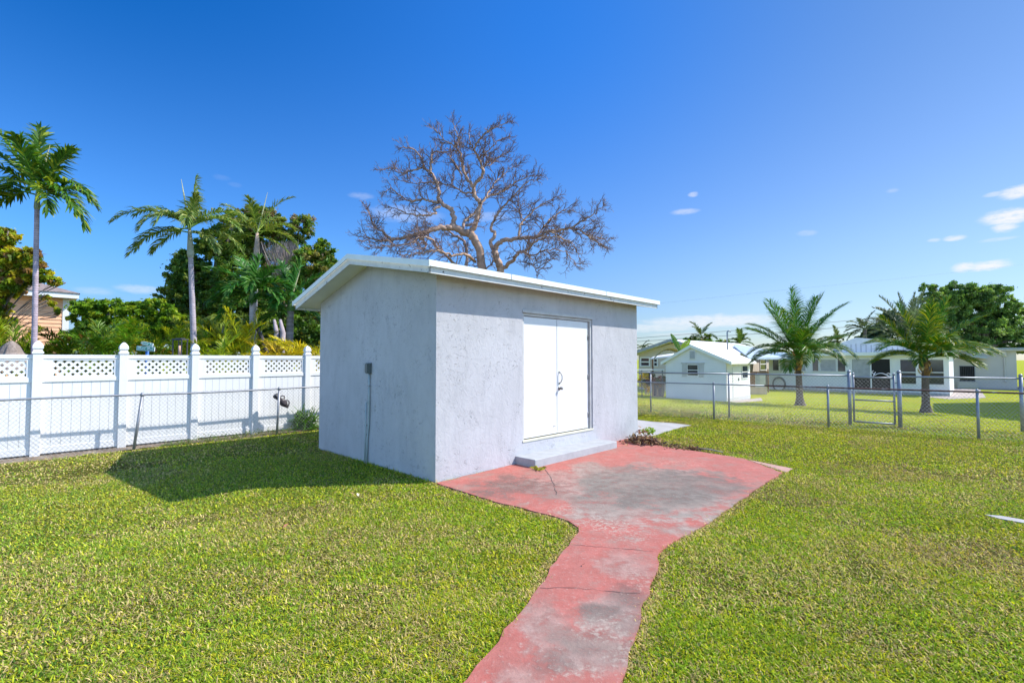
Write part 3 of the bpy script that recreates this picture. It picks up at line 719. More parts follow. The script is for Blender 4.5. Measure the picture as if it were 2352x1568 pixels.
# arched roof monitor
g0, g1, gp = ha(2120), ha(1902), ha(1965); mh = hz_(1965, 776)-eH
mb = MB(); mb.prism([frh(g0, .6, eH+.05), frh(g1, .6, eH+.05), frh(g1, .6, eH+.22), frh((g1+gp)/2, .6, eH+.05+mh*.75), frh(gp, .6, eH+.05+mh), frh((g0+gp)/2, .6, eH+.05+mh*.80), frh(g0, .6, eH+.3)], U*5)
mb.build('gable', mat('white_metal_panel', (.66, .68, .72), .45, .05, 2), rf)
mb = MB()
for i in range(18):
    a = g0+(g1-g0)*(i+.5)/18; hh = mh*.72*(1-abs(a-gp)/(g1-g0)*.9)
    mb.box(frh, a-.012, a+.012, .57, .60, eH+.06, eH+.05+hh*.9)
mb.build('seam', M['greymetal'], rf)
zt1 = hz_(1900, 824)
for px0, px1, y0, y1, pane, mu in ((1772+26, 1790+26, 824, 853, 'glass', ()), (1795+18, 1852, 824, 853, 'curtain', ()), (1865, 1882, 824, 853, 'glass', ()), (1883, 1922, 824, 853, 'curtain', ()), (1923, 1944, 824, 853, 'glass', ())):
    a1, a0 = ha(px0-24 if px0 < 1860 else px0), ha(px1-24 if px0 < 1860 and px1 < 1840 else px1); make_window(wh, frh, a0, a1, hz_(1860, y1), hz_(1860, y0), pane, mu, (), .045, .05)
a1, a0 = ha(1955), ha(2048); zd0, zd1 = hz_(2000, 898), hz_(2000, 822)
sdo = make_window(wh, frh, a0, a1, zd0, zd1, 'shade', ((a0+a1)/2,), (), .07, .06); sdo.name = 'sliding_door'
mb = MB(); mb.box(frh, (a0+a1)/2+.04, a1-.08, -.014, -.009, zd0+.9, zd1-.08); mb.build('blind', M['curtain'], sdo)
a1, a0 = ha(2066), ha(2106); make_window(wh, frh, a0, a1, hz_(2090, 883), hz_(2090, 824), 'glass', (), (hz_(2090, 855),), .05, .05)
a1, a0 = ha(2122), ha(2170); make_window(wh, frh, a0, a1, hz_(2140, 884), hz_(2140, 824), 'glass', (), (hz_(2140, 855),), .05, .05)
mb = MB(); mb.box(frh, 0, LH-1, -.05, .0, -.2, .14); mb.build('plinth', M['greymetal'], wh)
hcn = on_u(1790, 882, uH); mb = MB()
for i in range(4):
    mb.tube([frh(L(hcn)[1]-vH+(.42-.02*i)*math.cos(t), -.06-.02*i, hcn[2]-zH+(.52-.03*i)*math.sin(t)) for t in np.linspace(0, 2*math.pi, 30)], .022, 6)
tag(mb.build('garden_hose', M['hose'], None, True), 'grey garden hose coiled on the wall of the long white house', 'hose')

# --- off-white wing further right
Wc = G(2200, 889); uW, _, _ = L(Wc); zW = float(gz(Wc)); vWr = L(on_u(2337, 889, uW))[1]; vWl = L(on_u(2182, 889, uW))[1]
frw = lambda a, b, c: W(uW+b, vWr+a, zW+c)
LW = vWl-vWr+1.5; eW = float(on_u(2260, 806, uW)[2])-zW
wg = thing('house', 'off-white flat-roofed house wall with barred window at the far right', 'house', W(uW+3, vWr+3, zW))
def wa(px): return L(on_u(px, 850, uW))[1]-vWr
def wz(y): return float(on_u(2260, y, uW)[2])-zW
mb = MB(); mb.box(frw, 0, LW, 0, 6, -.2, eW); mb.build('wall', M['creamw'], wg)
mb = MB(); mb.box(frw, -7, LW+.3, -.35, 6.3, eW, eW+.16); rr_ = mb.build('roof', M['creamw'], wg)
mb = MB(); mb.box(frw, -7, LW+.3, -.38, -.352, eW+.10, eW+.22); mb.build('drip_edge', M['greymetal'], rr_)
mb = MB(); mb.box(frw, -7, -4.8, 2.0, 6, -.2, eW-.01); mb.build('wall', M['creamw'], wg)
bwn = make_window(wg, frw, wa(2240), wa(2203), wz(876), wz(840), 'shade', (), (), .05, .06, 'greymetal')
mb = MB()
for i in range(9):
    a = wa(2240)+(wa(2203)-wa(2240))*(i+.5)/9; mb.tube([frw(a, -.08, wz(876)), frw(a, -.08, wz(841))], .014, 6)
for z in (876, 868, 841): mb.tube([frw(wa(2240), -.08, wz(z)), frw(wa(2203), -.08, wz(z))], .014, 6)
mb.build('bars', M['ironbar'], bwn)
mb = MB(); mb.box(frw, wa(2245), wa(2199), -.55, 0, -.2, wz(877)); mb.build('planter', M['creamw'], wg)
mb = MB(); mb.tube([frw(wa(2308), -.05, wz(808)), frw(wa(2308), -.05, wz(872)), frw(wa(2309), -.12, wz(876))], .05, 8); mb.box(frw, wa(2308)-.12, wa(2308)+.12, -.2, -.0, wz(818), wz(807)); mb.build('downpipe', M['creamw'], wg)
mb = MB(); mb.prism([frw(wa(2268), -.02, wz(823)), frw(wa(2268), -.02, wz(820)), frw(wa(2205), -.02, wz(812)), frw(wa(2205), -.02, wz(818))], -U*1.3)
mb.build('awning', mat('pale_blue_grey_metal', (.42, .50, .54), .4), wg)
# parked thing in the car port: small white boat trailer like shapes are unclear; a garden swing canopy stands there
cv0 = on_u(2352, 880, uW+1.5)
cr = thing('car', 'dark car parked under the flat roof at the right edge', 'car', (cv0[0], cv0[1], zW))
# body in frame: a along -V (to the right), c up
frc = lambda a, b, c: W(uW+.6+b, vWr-.6-a, zW+c)
prof = [(0, .25), (0, .75), (.15, .95), (1.0, 1.02), (1.6, 1.42), (3.0, 1.45), (3.7, 1.05), (4.3, .98), (4.4, .6), (4.35, .25)]
mb = MB(); mb.prism([frc(a, 0, c) for a, c in prof], U*1.7); bevel(mb.build('body', mat('white_car_paint', (.6, .62, .64), .25, spec=.6), cr), .06, 3)
mb = MB(); mb.prism([frc(a, -.01, c) for a, c in ((1.15, 1.03), (1.65, 1.37), (2.95, 1.39), (3.5, 1.05))], U*.008); mb.build('window', M['glass'], cr)
for a in (.85, 3.5):
    mb = MB(); mb.tube([frc(a, -.02, .32), frc(a, .2, .32)], .32, 20); wl = mb.build('wheel', M['box'], cr)
    mb = MB(); mb.tube([frc(a, -.03, .32), frc(a, -.015, .32)], .19, 16); mb.build('rim', M['steel'], wl)

# --- beige house further back on the left of that garden
pk = at(1544, 779, 33.); uR, vR, zR = L(pk); zG = float(gz(pk))
lft = on_u(1452, 811, uR); vLf = L(lft)[1]; half = vLf-vR; zE = float(lft[2]); d_ = None
# length: where the ridge line reaches x=1690
us_ = np.linspace(1, 40, 400); best = min(us_, key=lambda s: abs((CX+F*(W(uR+s, vR, zR)[0])/(W(uR+s, vR, zR)[1]))-1695))
bh = thing('house', 'beige house with white gabled roof behind the clapboard shed', 'house', W(uR+best/2, vR, zG))
frb = lambda a, b, c: W(uR+b, vR+a, c)
mb = MB(); hw_ = half-.35
mb.prism([frb(-hw_, .3, zG-.3), frb(hw_, .3, zG-.3), frb(hw_, .3, zE-.02), frb(0, .3, zR-.22), frb(-hw_, .3, zE-.02)], U*(best-.6)); mb.build('wall', M['cream'], bh)
mb = MB()
for s in (-1, 1): mb.prism([frb(0, -.3, zR-.15), frb(0, -.3, zR), frb(s*half, -.3, zE), frb(s*half, -.3, zE-.15)], U*(best+.6))
rf = mb.build('roof', M['roofw'], bh)
mb = MB()
for s in (-1, 1): mb.prism([frb(0, -.34, zR-.17), frb(0, -.34, zR+.02), frb(s*(half+.02), -.34, zE+.02), frb(s*(half+.02), -.34, zE-.17)], U*.03)
mb.build('fascia', M['greymetal'], rf)
def bz(px, y): p = on_u(px, y, uR+.3); return L(p)[1]-vR, float(p[2])
a1, z1_ = bz(1471, 820); a0, z0_ = bz(1494, 842)
frb2 = lambda a, b, c: frb(a, b+.28, c)
make_window(bh, frb2, a0, a1, z0_, z1_, 'glass', (), ((z0_+z1_)/2,), .08, .05)
a1, z1_ = bz(1501, 822); a0, z0_ = bz(1512, 842); make_window(bh, frb2, a0, a1, z0_, z1_, 'glass', (), ((z0_+z1_)/2,), .07, .05)
# right side wall window
frs = lambda a, b, c: W(uR+a, vR-hw_-b*-1-.0, c)
def sx_(px):
    ss = np.linspace(.5, best, 500); return min(ss, key=lambda s: abs(CX+F*W(uR+s, vR-hw_, 2)[0]/W(uR+s, vR-hw_, 2)[1]-px))
s0, s1 = sx_(1744), sx_(1757); pw = W(uR+s0, vR-hw_, 0)
make_window(bh, lambda a, b, c: W(uR+a, vR-hw_+b, c), min(s0, s1), max(s0, s1)+.2, zat(851, pw), zat(824, pw), 'glass', (), (zat(836, pw),), .07, .05)
# second roof plane in pale blue metal and lower lean-to roof
r0 = at(1684, 792, 37.); r1 = at(1850, 821, 35.); r2 = at(1720, 821, 31.5)
mb = MB(); mb.prism([r0, at(1690, 790, 37.5), at(1852, 818, 36), r1, at(1840, 822, 34.), r2], (0, 0, -.12)); 
mr = mb.build('lean_to_roof', M['bluemetal'], bh)
# service mast
mp = at(1671, 800, 33.); mb = MB(); mt = float(at(1671, 763, 33.)[2])
mb.tube([mp-Z*.8, [mp[0], mp[1], mt], [mp[0]+.05, mp[1], mt+.08], [mp[0]+.16, mp[1], mt+.09], [mp[0]+.22, mp[1], mt+.02]], .055, 8); mb.build('service_mast', M['galv'], bh, True)

# air conditioner and blocks beside the beige wall
ac = at(1737, 872, 30.); ac[2] = float(gz(ac))
acu = thing('air_conditioner', 'grey air conditioning unit on blocks beside the beige wall', 'air conditioner', ac)
fra = lambda a, b, c: ac + np.array([a, b, c])
mb = MB(); mb.box(fra, -.75, .45, -.4, .4, 0, .45); mb.build('block_base', mat('tan_block', (.55, .40, .28), .85), acu)
mb = MB(); mb.box(fra, -.25, .40, -.35, .35, .45, 1.25); cb = mb.build('case', mat('beige_metal', (.5, .48, .42), .5), acu)
mb = MB()
for i in range(9): mb.box(fra, -.2, .02, -.37, -.352, .52+i*.08, .56+i*.08)
mb.build('grille', M['greymetal'], cb)
mb = MB(); mb.box(fra, -.78, -.27, -.4, .2, .45, 1.3); mb.build('screen_board', M['brownwood'], acu)
# small dark fence between shed and house
f0 = G(1738, 899); f1 = G(1765, 900)
sf = thing('chain_link_fence', 'short brown chain-link fence between clapboard shed and white house', 'fence', f0)
for p, hh in ((f0, 1.3), (f1, 1.5), (f1-(f1-f0)*1.6, 1.3)):
    mb = MB(); mb.tube([p-Z*.05, p+Z*hh], .035, 6); mb.build('post', M['brownwood'], sf)
mb = MB(); mb.tube([f1-(f1-f0)*1.6+Z*1.3, f1+Z*1.3], .025, 6); mb.build('top_rail', M['brownwood'], sf)
# canopy left of the clapboard shed
ca = at(1494, 822, 27.); cb_ = at(1540, 822, 27.)
gzc = float(gz(ca)); cn = thing('canopy', 'small white canopy on brown posts left of the clapboard shed', 'canopy', (ca[0], ca[1], gzc))
mb = MB(); mb.prism([ca, at(1506, 817, 29), at(1548, 811, 29), cb_+Z*.12], (0, 0, -.06)); mb.build('canopy_top', M['roofw'], cn)
for px in (1499, 1532):
    p = at(px, 824, 27.2); mb = MB(); mb.tube([[p[0], p[1], gzc-.1], [p[0], p[1], p[2]-.02]], .05, 8); mb.build('post', M['brownwood'], cn)
bn_ = at(1511, 845, 27.6); gb_ = float(gz(bn_))
tb = thing('barrel', 'dark blue lidded bin under the small canopy', 'bin', (bn_[0], bn_[1], gb_))
mb = MB(); mb.tube([[bn_[0], bn_[1], gb_], [bn_[0], bn_[1], gb_+.1], [bn_[0], bn_[1], gb_+.85], [bn_[0], bn_[1], gb_+.9]], [.30, .34, .38, .39], 14); mb.build('body', mat('navy_plastic', (.02, .03, .10), .5), tb, True)
mb = MB(); mb.tube([[bn_[0], bn_[1], gb_+.9], [bn_[0], bn_[1], gb_+.95], [bn_[0], bn_[1], gb_+1.0]], [.42, .42, .2], 14); mb.build('lid', M['box'], tb, True)

# --- peach house on the left
phc = at(158, 700, 22.); Pc = np.array([phc[0], phc[1], 0.])
pe = zat(686, Pc)
phs = thing('house', 'peach clapboard house with brown shingle roof behind the yellow-green tree', 'house', Pc-U*4)
frp = lambda a, b, c: Pc - U*a + V*b + Z*c
mb = MB(); mb.box(frp, 0, 9, 0, 6, -.1, pe); pw_ = mb.build('wall', M['peach'], phs)
mb = MB(); z = .1
while z < pe-.1:
    mb.add([frp(.18, -.03, z), frp(9, -.03, z), frp(9, -.004, z+.16), frp(.18, -.004, z+.16), frp(.18, 0, z), frp(9, 0, z)], [np.array([[0, 1, 2, 3]]), np.array([[0, 4, 5, 1]])]); z += .168
mb.build('siding', M['peach'], pw_)
mb = MB(); mb.box(frp, -.02, .20, -.045, 0, -.1, pe); mb.build('corner_board', M['vinyl'], phs)
mb = MB(); mb.box(frp, -.3, 9.4, -.56, -.52, pe-.02, pe+.22); mb.build('fascia', M['vinyl'], phs)
mb = MB(); mb.box(frp, -.28, 9.4, -.52, 6.4, pe-.01, pe+.03); mb.build('soffit', M['vinyl'], phs)
zr = float(at(140, 654, 24.)[2])
mb = MB(); E0, E1, E2, E3 = frp(-.34, -.60, pe+.22), frp(9.4, -.60, pe+.22), frp(-.34, 6.5, pe+.22), frp(9.4, 6.5, pe+.22); R0, R1 = frp(2.2, 2.6, zr+.3), frp(9.4, 2.6, zr+.3)
mb.poly([E0, E1, R1, R0]); mb.poly([E2, E0, R0]); mb.poly([E3, E2, R0, R1]); mb.poly([E0-Z*.03, E1-Z*.03, E3-Z*.03, E2-Z*.03]); mb.build('roof', M['shingle'], phs)

# ------------------------------------------------------------------ palms and trees
def frond_mesh(mb, base, d0, Ln, droop=1.0, ll=.55, nl=34, lw=.030, hang=.5, col=(.10, .22, .03), col2=None, vsh=.35, seedv=None, stem=.18, ragged=.12, rcol=None):
    base = np.array(base, float); d = np.array(d0, float); d /= np.linalg.norm(d)
    n = 22; P = [base]; ds = Ln/(n-1); down = np.array([0, 0, -1.])
    dd = d.copy(); Ds = [dd]
    for i in range(n-1):
        t = i/(n-1); dd = dd + down*droop*ds/Ln*(.35+1.5*t); dd /= np.linalg.norm(dd); P.append(P[-1]+dd*ds); Ds.append(dd)
    P = np.array(P); Ds = np.array(Ds)
    col = np.array(col); rc = np.array(rcol) if rcol is not None else np.minimum(col*1.9+[.06, .05, 0], .8)
    mb.tube(P, np.linspace(.016, .003, n)*(.5+Ln/2.6), 4, False, col=rc)
    t = np.linspace(stem, .995, nl); idx = t*(n-1); i0 = np.clip(idx.astype(int), 0, n-2); fr = (idx-i0)[:, None]
    B = P[i0]*(1-fr)+P[i0+1]*fr; D = Ds[i0]*(1-fr)+Ds[i0+1]*fr; D /= np.linalg.norm(D, axis=1)[:, None]
    hs_ = np.cross(D, [0, 0, 1.]); ln_ = np.linalg.norm(hs_, axis=1)[:, None]
    alt = np.cross(D, d0 if abs(D[-1] @ (d/np.linalg.norm(d))) < .98 else [1., .3, 0]);
    hs_ = np.where(ln_ > .15, hs_/np.maximum(ln_, 1e-6), alt/np.maximum(np.linalg.norm(alt, axis=1)[:, None], 1e-6))
    upn = np.cross(hs_, D)
    for s in (-1, 1):
        m = nl; leng = ll*np.clip(np.sin(np.pi*(.12+.80*t))**.6, .25, 1)*rng.uniform(1-ragged*2, 1.05, m)
        sw = (.45+.75*t)+rng.normal(0, ragged, m)
        ld = s*hs_*np.cos(sw)[:, None]+D*np.sin(sw)[:, None]+upn*(vsh+rng.normal(0, ragged, m))[:, None]
        ld /= np.linalg.norm(ld, axis=1)[:, None]
        g = np.array([0, 0, -1.])
        m1 = B+ld*(leng*.5)[:, None]
        l2 = ld+g*(hang+rng.normal(0, ragged, m))[:, None]; l2 /= np.linalg.norm(l2, axis=1)[:, None]; m2 = m1+l2*(leng*.5)[:, None]
        wdir = np.cross(ld, upn+rng.normal(0, .35, (m, 3))); wdir /= np.linalg.norm(wdir, axis=1)[:, None]+1e-9
        wv = wdir*lw*.5
        Vv = np.stack([B-wv*.6, B+wv*.6, m1+wv, m1-wv, m2+wv*.15, m2-wv*.15], 1).reshape(-1, 3)
        k0 = np.arange(m)[:, None]*6
        Fq = np.vstack([k0+[0, 1, 2, 3], k0+[3, 2, 4, 5]])
        c = col*rng.uniform(.7, 1.25, (m, 1))
        if col2 is not None: mm = rng.random((m, 1)); c = np.where(mm < .25, np.array(col2)*rng.uniform(.8, 1.15, (m, 1)), c)
        mb.add(Vv, Fq, np.repeat(c, 6, axis=0))
def ringed(P, r, ring=.05, amp=.06, n=10, mb=None, col=(.4, .35, .33), dcol=None):
    P = np.asarray(P, float); Lt = np.linalg.norm(np.diff(P, axis=0), axis=1).sum(); m = max(12, int(Lt/ring)*2)
    s = np.concatenate([[0], np.cumsum(np.linalg.norm(np.diff(P, axis=0), axis=1))]); q_ = np.linspace(0, s[-1], m)
    PP_ = np.stack([np.interp(q_, s, P[:, i]) for i in range(3)], 1); rr = np.interp(q_, s, r)*(1+amp*((np.arange(m) % 2)*2-1))
    c = np.array(col)*np.where((np.arange(m) % 2)[:, None] == 0, .72, 1.08)*rng.uniform(.85, 1.1, (m, 1))
    mb.tube(PP_, rr, n, True, col=c); return mb
def img_dir(a, dp): a, dp = R(a), R(dp); return np.array([math.sin(a)*math.cos(dp), math.sin(dp), math.cos(a)*math.cos(dp)])
def palm(name, label, base, crown, r0, r1, fronds, mid=None, sb=.12, tcol=(.42, .36, .34), shaft=None, boots=False, ll=.5, nl=34, lw=.03, hang=.5, col=(.10, .22, .03), col2=(.25, .32, .04), group=None, flare=1.6, vsh=.3, spear=None, cat='palm tree', ragged=.12, ring=.05):
    t = thing(name, label, cat, base, group); base = np.array(base, float); crown = np.array(crown, float)
    P = [base-Z*.1] + ([np.array(mid)] if mid is not None else [base+(crown-base)*.5]) + [crown]
    tt = np.linspace(0, 1, 12); Q = [(1-s)**2*P[0]+2*s*(1-s)*(2*P[1]-(P[0]+P[2])/2)+s*s*P[2] for s in tt]
    rad = [r1+(r0-r1)*(1-s) + r0*(flare-1)*max(0, 1-s*7) for s in tt]
    ringed(Q, rad, ring, .05, 12, mb=(mb := MB()), col=tcol); mb.build('trunk', M['bark'], t, True)
    hc = crown
    if shaft:
        L_, rs, c = shaft; top_ = crown+(crown-np.array(Q[-3]))/np.linalg.norm(crown-np.array(Q[-3]))*L_
        mb = MB(); mb.tube([crown, crown+(top_-crown)*.15, crown+(top_-crown)*.5, top_], [rs, rs*1.25, rs, rs*.55], 12, col=np.array(c)); mb.build('crownshaft', M['bark'], t, True); hc = top_
    for (a, dp, Ln, dr) in fronds:
        mb = MB(); d = img_dir(a, dp)
        b = hc - Z*random.uniform(-sb*.8, sb)
        frond_mesh(mb, b, d, Ln, dr, ll*random.uniform(.85, 1.1), nl, lw, hang, np.array(col)*random.uniform(.75, 1.25), col2, vsh, ragged=ragged)
        mb.build('frond', M['palm'], t)
    if spear:
        mb = MB()
        for a, Ln in spear: d = img_dir(a, 5); mb.tube([hc, hc+d*Ln*.6, hc+d*Ln], [.025, .02, .004], 6, col=(.45, .45, .25))
        mb.build('spear_leaf', M['bark'], t)
    if boots:
        mb = MB()
        for i in range(34):
            a = random.uniform(0, 2*math.pi); z = random.uniform(-.75, .0); rad_ = r1*1.05; pp = crown+Z*z+np.array([math.cos(a), math.sin(a), 0])*rad_
            o_ = np.array([math.cos(a), math.sin(a), 0]); tw = np.array([-math.sin(a), math.cos(a), 0])*.06; Ln = random.uniform(.15, .32)
            e = pp+o_*random.uniform(.05, .16)+Z*Ln*random.choice([1, 1, -.6]); m_ = (pp+e)/2+o_*.04
            c = np.array(random.choice([(.38, .20, .09), (.50, .33, .16), (.22, .12, .07), (.62, .48, .28)]))
            mb.add([pp-tw, pp+tw, m_+tw*.9, m_-tw*.9, e+tw*.4, e-tw*.4], [np.array([[0, 1, 2, 3], [3, 2, 4, 5]])], c)
        mb.build('leaf_base', M['dry'], t)
    return t
def W_z(p, z): return np.array([p[0], p[1], z])

# two coconut palms on the neighbour's lawn
b1 = G(1838, 931); b1[2] = float(gz(b1)); c1 = at(1832, 815, b1[1]); h1 = at(1829, 826, b1[1])
cocol = (.05, .16, .012)
fr1 = [(-4, 0, 2.5, .25), (-20, 15, 2.3, .35), (-30, -10, 2.35, .30), (-38, 20, 2.0, .8), (4, 30, 2.3, .6), (12, -12, 2.3, .7), (20, 10, 2.5, .7), (30, -5, 2.6, .9), (38, 15, 2.6, .7), (48, 35, 2.1, 1.), (60, 0, 2.5, .55), (68, 10, 2.4, .8),
       (-62, 5, 2.3, 1.6), (-52, -25, 2.0, 1.9), (-78, 25, 2.0, 1.3), (-95, -20, 1.5, 1.1), (55, -50, 2.0, 1.7), (25, -60, 1.9, 1.7), (88, -20, 1.9, 1.5), (-20, -60, 1.7, 1.9), (75, 50, 1.8, 1.4), (10, 60, 1.8, 1.2), (-45, 55, 1.8, 1.2), (-12, -35, 2.0, 1.5), (42, -40, 2.0, 2.0), (-70, -45, 1.8, 1.9), (8, 15, 2.2, .5), (-48, 5, 2.1, .7), (80, -45, 1.6, 1.6)]
fr1 = [(a, d, l*(1.18 if abs(a) < 50 else .95), dr*(.8 if abs(a) < 50 else .75)) for a, d, l, dr in fr1 if abs(a) < 80]
palm('coconut_palm', 'young coconut palm with brown leaf bases on the lawn, left of the gate', b1, c1, .15, .10, fr1, tcol=(.15, .105, .08), boots=True, ll=.74, nl=96, lw=.023, hang=.65, col=cocol, col2=(.20, .25, .03), flare=1.9, group='young coconut palms', ragged=.08, ring=.09)
b2 = G(2127, 947); b2[2] = float(gz(b2)); c2 = at(2124, 820, b2[1])
SC2 = 1.15
fr2 = [(-35, 10, 1.9, .3), (-20, 5, 1.9, .35), (-10, -20, 1.7, .5), (20, 0, 2.1, .4), (28, 15, 2.2, .5), (42, -10, 2.1, .6), (50, 20, 2.0, .8), (62, 0, 2.2, 1.), (72, 10, 2.5, .9), (58, -30, 1.9, 1.3), (-55, -5, 2.1, 1.5), (-48, 25, 2.0, 1.2),
       (-72, 15, 1.9, 1.3), (-88, -25, 1.5, 1.4), (90, -10, 1.6, 1.2), (15, -55, 1.7, 1.6), (60, -55, 1.6, 1.5), (-30, -55, 1.6, 1.6), (5, 50, 1.7, 1.2), (80, 45, 1.6, 1.1), (-60, 50, 1.6, 1.2), (35, 40, 1.8, .9), (8, 0, 1.9, .4), (35, -40, 1.9, 1.8), (-15, -45, 1.7, 1.7), (70, -35, 1.8, 1.6), (-65, -40, 1.7, 1.8)]
fr2 = [(a, d, l*(1.18 if abs(a) < 45 else .95), dr*(.8 if abs(a) < 45 else .75)) for a, d, l, dr in fr2 if abs(a) < 80]
palm('coconut_palm', 'young coconut palm with yellowing fronds on the lawn, just right of the gate', b2, c2, .14, .10, fr2, tcol=(.14, .095, .08), boots=True, ll=.72, nl=96, lw=.023, hang=.55, col=(.065, .18, .015), col2=(.38, .36, .02), flare=1.9, group='young coconut palms', ragged=.08, ring=.09)

# palms behind the white fence (left)
def P0(px, Y): p = at(px, 900, Y); return np.array([p[0], p[1], 0.])
pl1 = P0(78, 10.6)
palm('palm_tree', 'slim ringed palm with dark drooping fronds, leftmost behind the white fence', pl1, at(85, 482, 10.6), .058, .045,
     [(-10, 10, 1.6, .45), (-26, -5, 1.9, .55), (-44, 0, 1.9, .6), (-60, 20, 1.8, .8), (-75, -20, 1.6, 1.0), (-88, 5, 1.6, 1.1), (22, 10, 1.2, .6), (10, -30, 1.2, .7), (34, -5, 1.25, .35), (62, 0, 1.35, 1.9), (72, -15, 1.45, 1.9), (85, 10, 1.3, 2.2), (52, 25, 1.2, 2.), (-105, -10, 1.3, 1.), (-40, -40, 1.4, 1.2), (75, -35, 1.35, 2.0)],
     shaft=(.42, .047, (.30, .34, .20)), ll=.46, nl=40, lw=.05, hang=.75, col=(.065, .165, .016), col2=(.26, .32, .02), tcol=(.46, .37, .42), flare=1.2, spear=[(8, 1.1)], ragged=.16)
pl2 = P0(453, 13.)
palm('palm_tree', 'tall ringed palm with arching fronds and pale crownshaft, second from the left behind the fence', pl2, at(438, 592, 13.), .085, .06,
     [(5, 0, 1.35, .3), (-45, 0, 1.7, 1.5), (-58, -15, 1.9, 1.4), (-75, 10, 1.9, 1.2), (-88, -10, 1.75, 1.4), (20, -20, 1.2, 1.), (48, 5, 1.5, 1.5), (62, -10, 1.7, 1.4), (78, 10, 1.5, 1.4), (-20, 30, 1.4, 1.1), (30, 40, 1.4, 1.2), (-10, -50, 1.3, 2.2), (-40, -45, 1.4, 2.2), (35, -45, 1.3, 2.1), (95, -20, 1.2, 1.2), (-110, -5, 1.2, .9)],
     shaft=(.80, .068, (.42, .44, .36)), ll=.42, nl=44, lw=.035, hang=.8, col=(.16, .25, .05), col2=(.40, .42, .13), tcol=(.44, .38, .42), flare=1.3, spear=[(-14, 1.45)])
pl3 = P0(581, 16.5)
palm('palm_tree', 'thin tall palm with pinkish crownshaft in front of the dark trees', pl3, at(589, 612, 16.5), .085, .06,
     [(-30, 0, 1.7, 1.1), (-58, 10, 1.6, 1.4), (25, 5, 1.7, 1.1), (55, -10, 1.6, 1.3), (-80, -15, 1.4, 1.3), (78, 10, 1.4, 1.3), (5, -30, 1.3, 1.), (-10, -55, 1.3, 1.8), (-105, 10, 1.2, .8), (100, 0, 1.2, .8), (10, 40, 1.5, .8)],
     shaft=(1.15, .09, (.48, .34, .26)), ll=.42, nl=34, lw=.035, hang=.6, col=(.17, .24, .035), col2=(.36, .36, .08), tcol=(.48, .42, .40), flare=1.2, spear=[(10, 1.5)])
pl4 = P0(580, 14.2)
dcol = (.055, .19, .025)
palm('palm_tree', 'short palm with full deep green crown and pale grey trunk, third post from the shed', pl4, at(580, 695, 14.2), .095, .08,
     [(-85, 0, 1.3, .9), (-62, 10, 1.4, 1.1), (-45, -20, 1.3, .9), (-25, 10, 1.1, .6), (-70, -35, 1.2, 1.5), (10, 0, .9, .5), (35, -10, 1.1, .8), (60, 0, 1.2, 1.1), (80, -20, 1.1, 1.3), (-20, -60, 1.1, 2.), (-110, -10, 1.1, 1.), (30, -50, 1., 2.), (100, 10, 1., 1.), (-40, 50, 1.1, 1.)],
     shaft=(.35, .09, (.12, .22, .08)), ll=.46, nl=38, lw=.05, hang=.5, col=dcol, col2=(.13, .25, .06), tcol=(.52, .46, .50), flare=1.3, spear=[(-12, .9)])
pl5 = P0(661, 14.8)
palm('palm_tree', 'short deep green palm with banded grey trunk, nearest the shed', pl5, at(667, 715, 14.8), .125, .10,
     [(-88, 0, 1.3, 1.), (-65, 10, 1.5, 1.1), (-40, -10, 1.4, .9), (-15, 5, 1.2, .6), (12, 0, 1.2, .5), (38, 10, 1.4, .8), (62, 0, 1.5, 1.), (85, -5, 1.5, 1.2), (-55, -40, 1.2, 1.7), (50, -45, 1.2, 1.7), (0, -60, 1.1, 2.), (105, 10, 1.1, 1.), (-110, 0, 1.1, 1.), (70, 40, 1.2, 1.)],
     shaft=(.35, .10, (.10, .20, .06)), ll=.48, nl=38, lw=.05, hang=.5, col=(.045, .18, .03), col2=(.15, .30, .05), tcol=(.25, .22, .22), flare=1.2, spear=[(14, 1.0)], ring=.13)
# leaning dead trunk
mb = MB(); p0, p1_ = at(617, 822, 14.), at(574, 722, 14.4); P = [p0-(p1_-p0)*.2, p0, (p0+p1_)/2+np.array([.06, 0, 0]), p1_]
P[0][2] = max(P[0][2], .9); mb.tube([W_z(p0+np.array([.35, 0, 0]), 0)]+P[1:], [.07, .06, .055, .05], 8, col=(.07, .06, .065)); tag(mb.build('dead_trunk', M['bark'], None, True), 'dark leaning dead trunk propped against the pale palm stem', 'dead trunk')

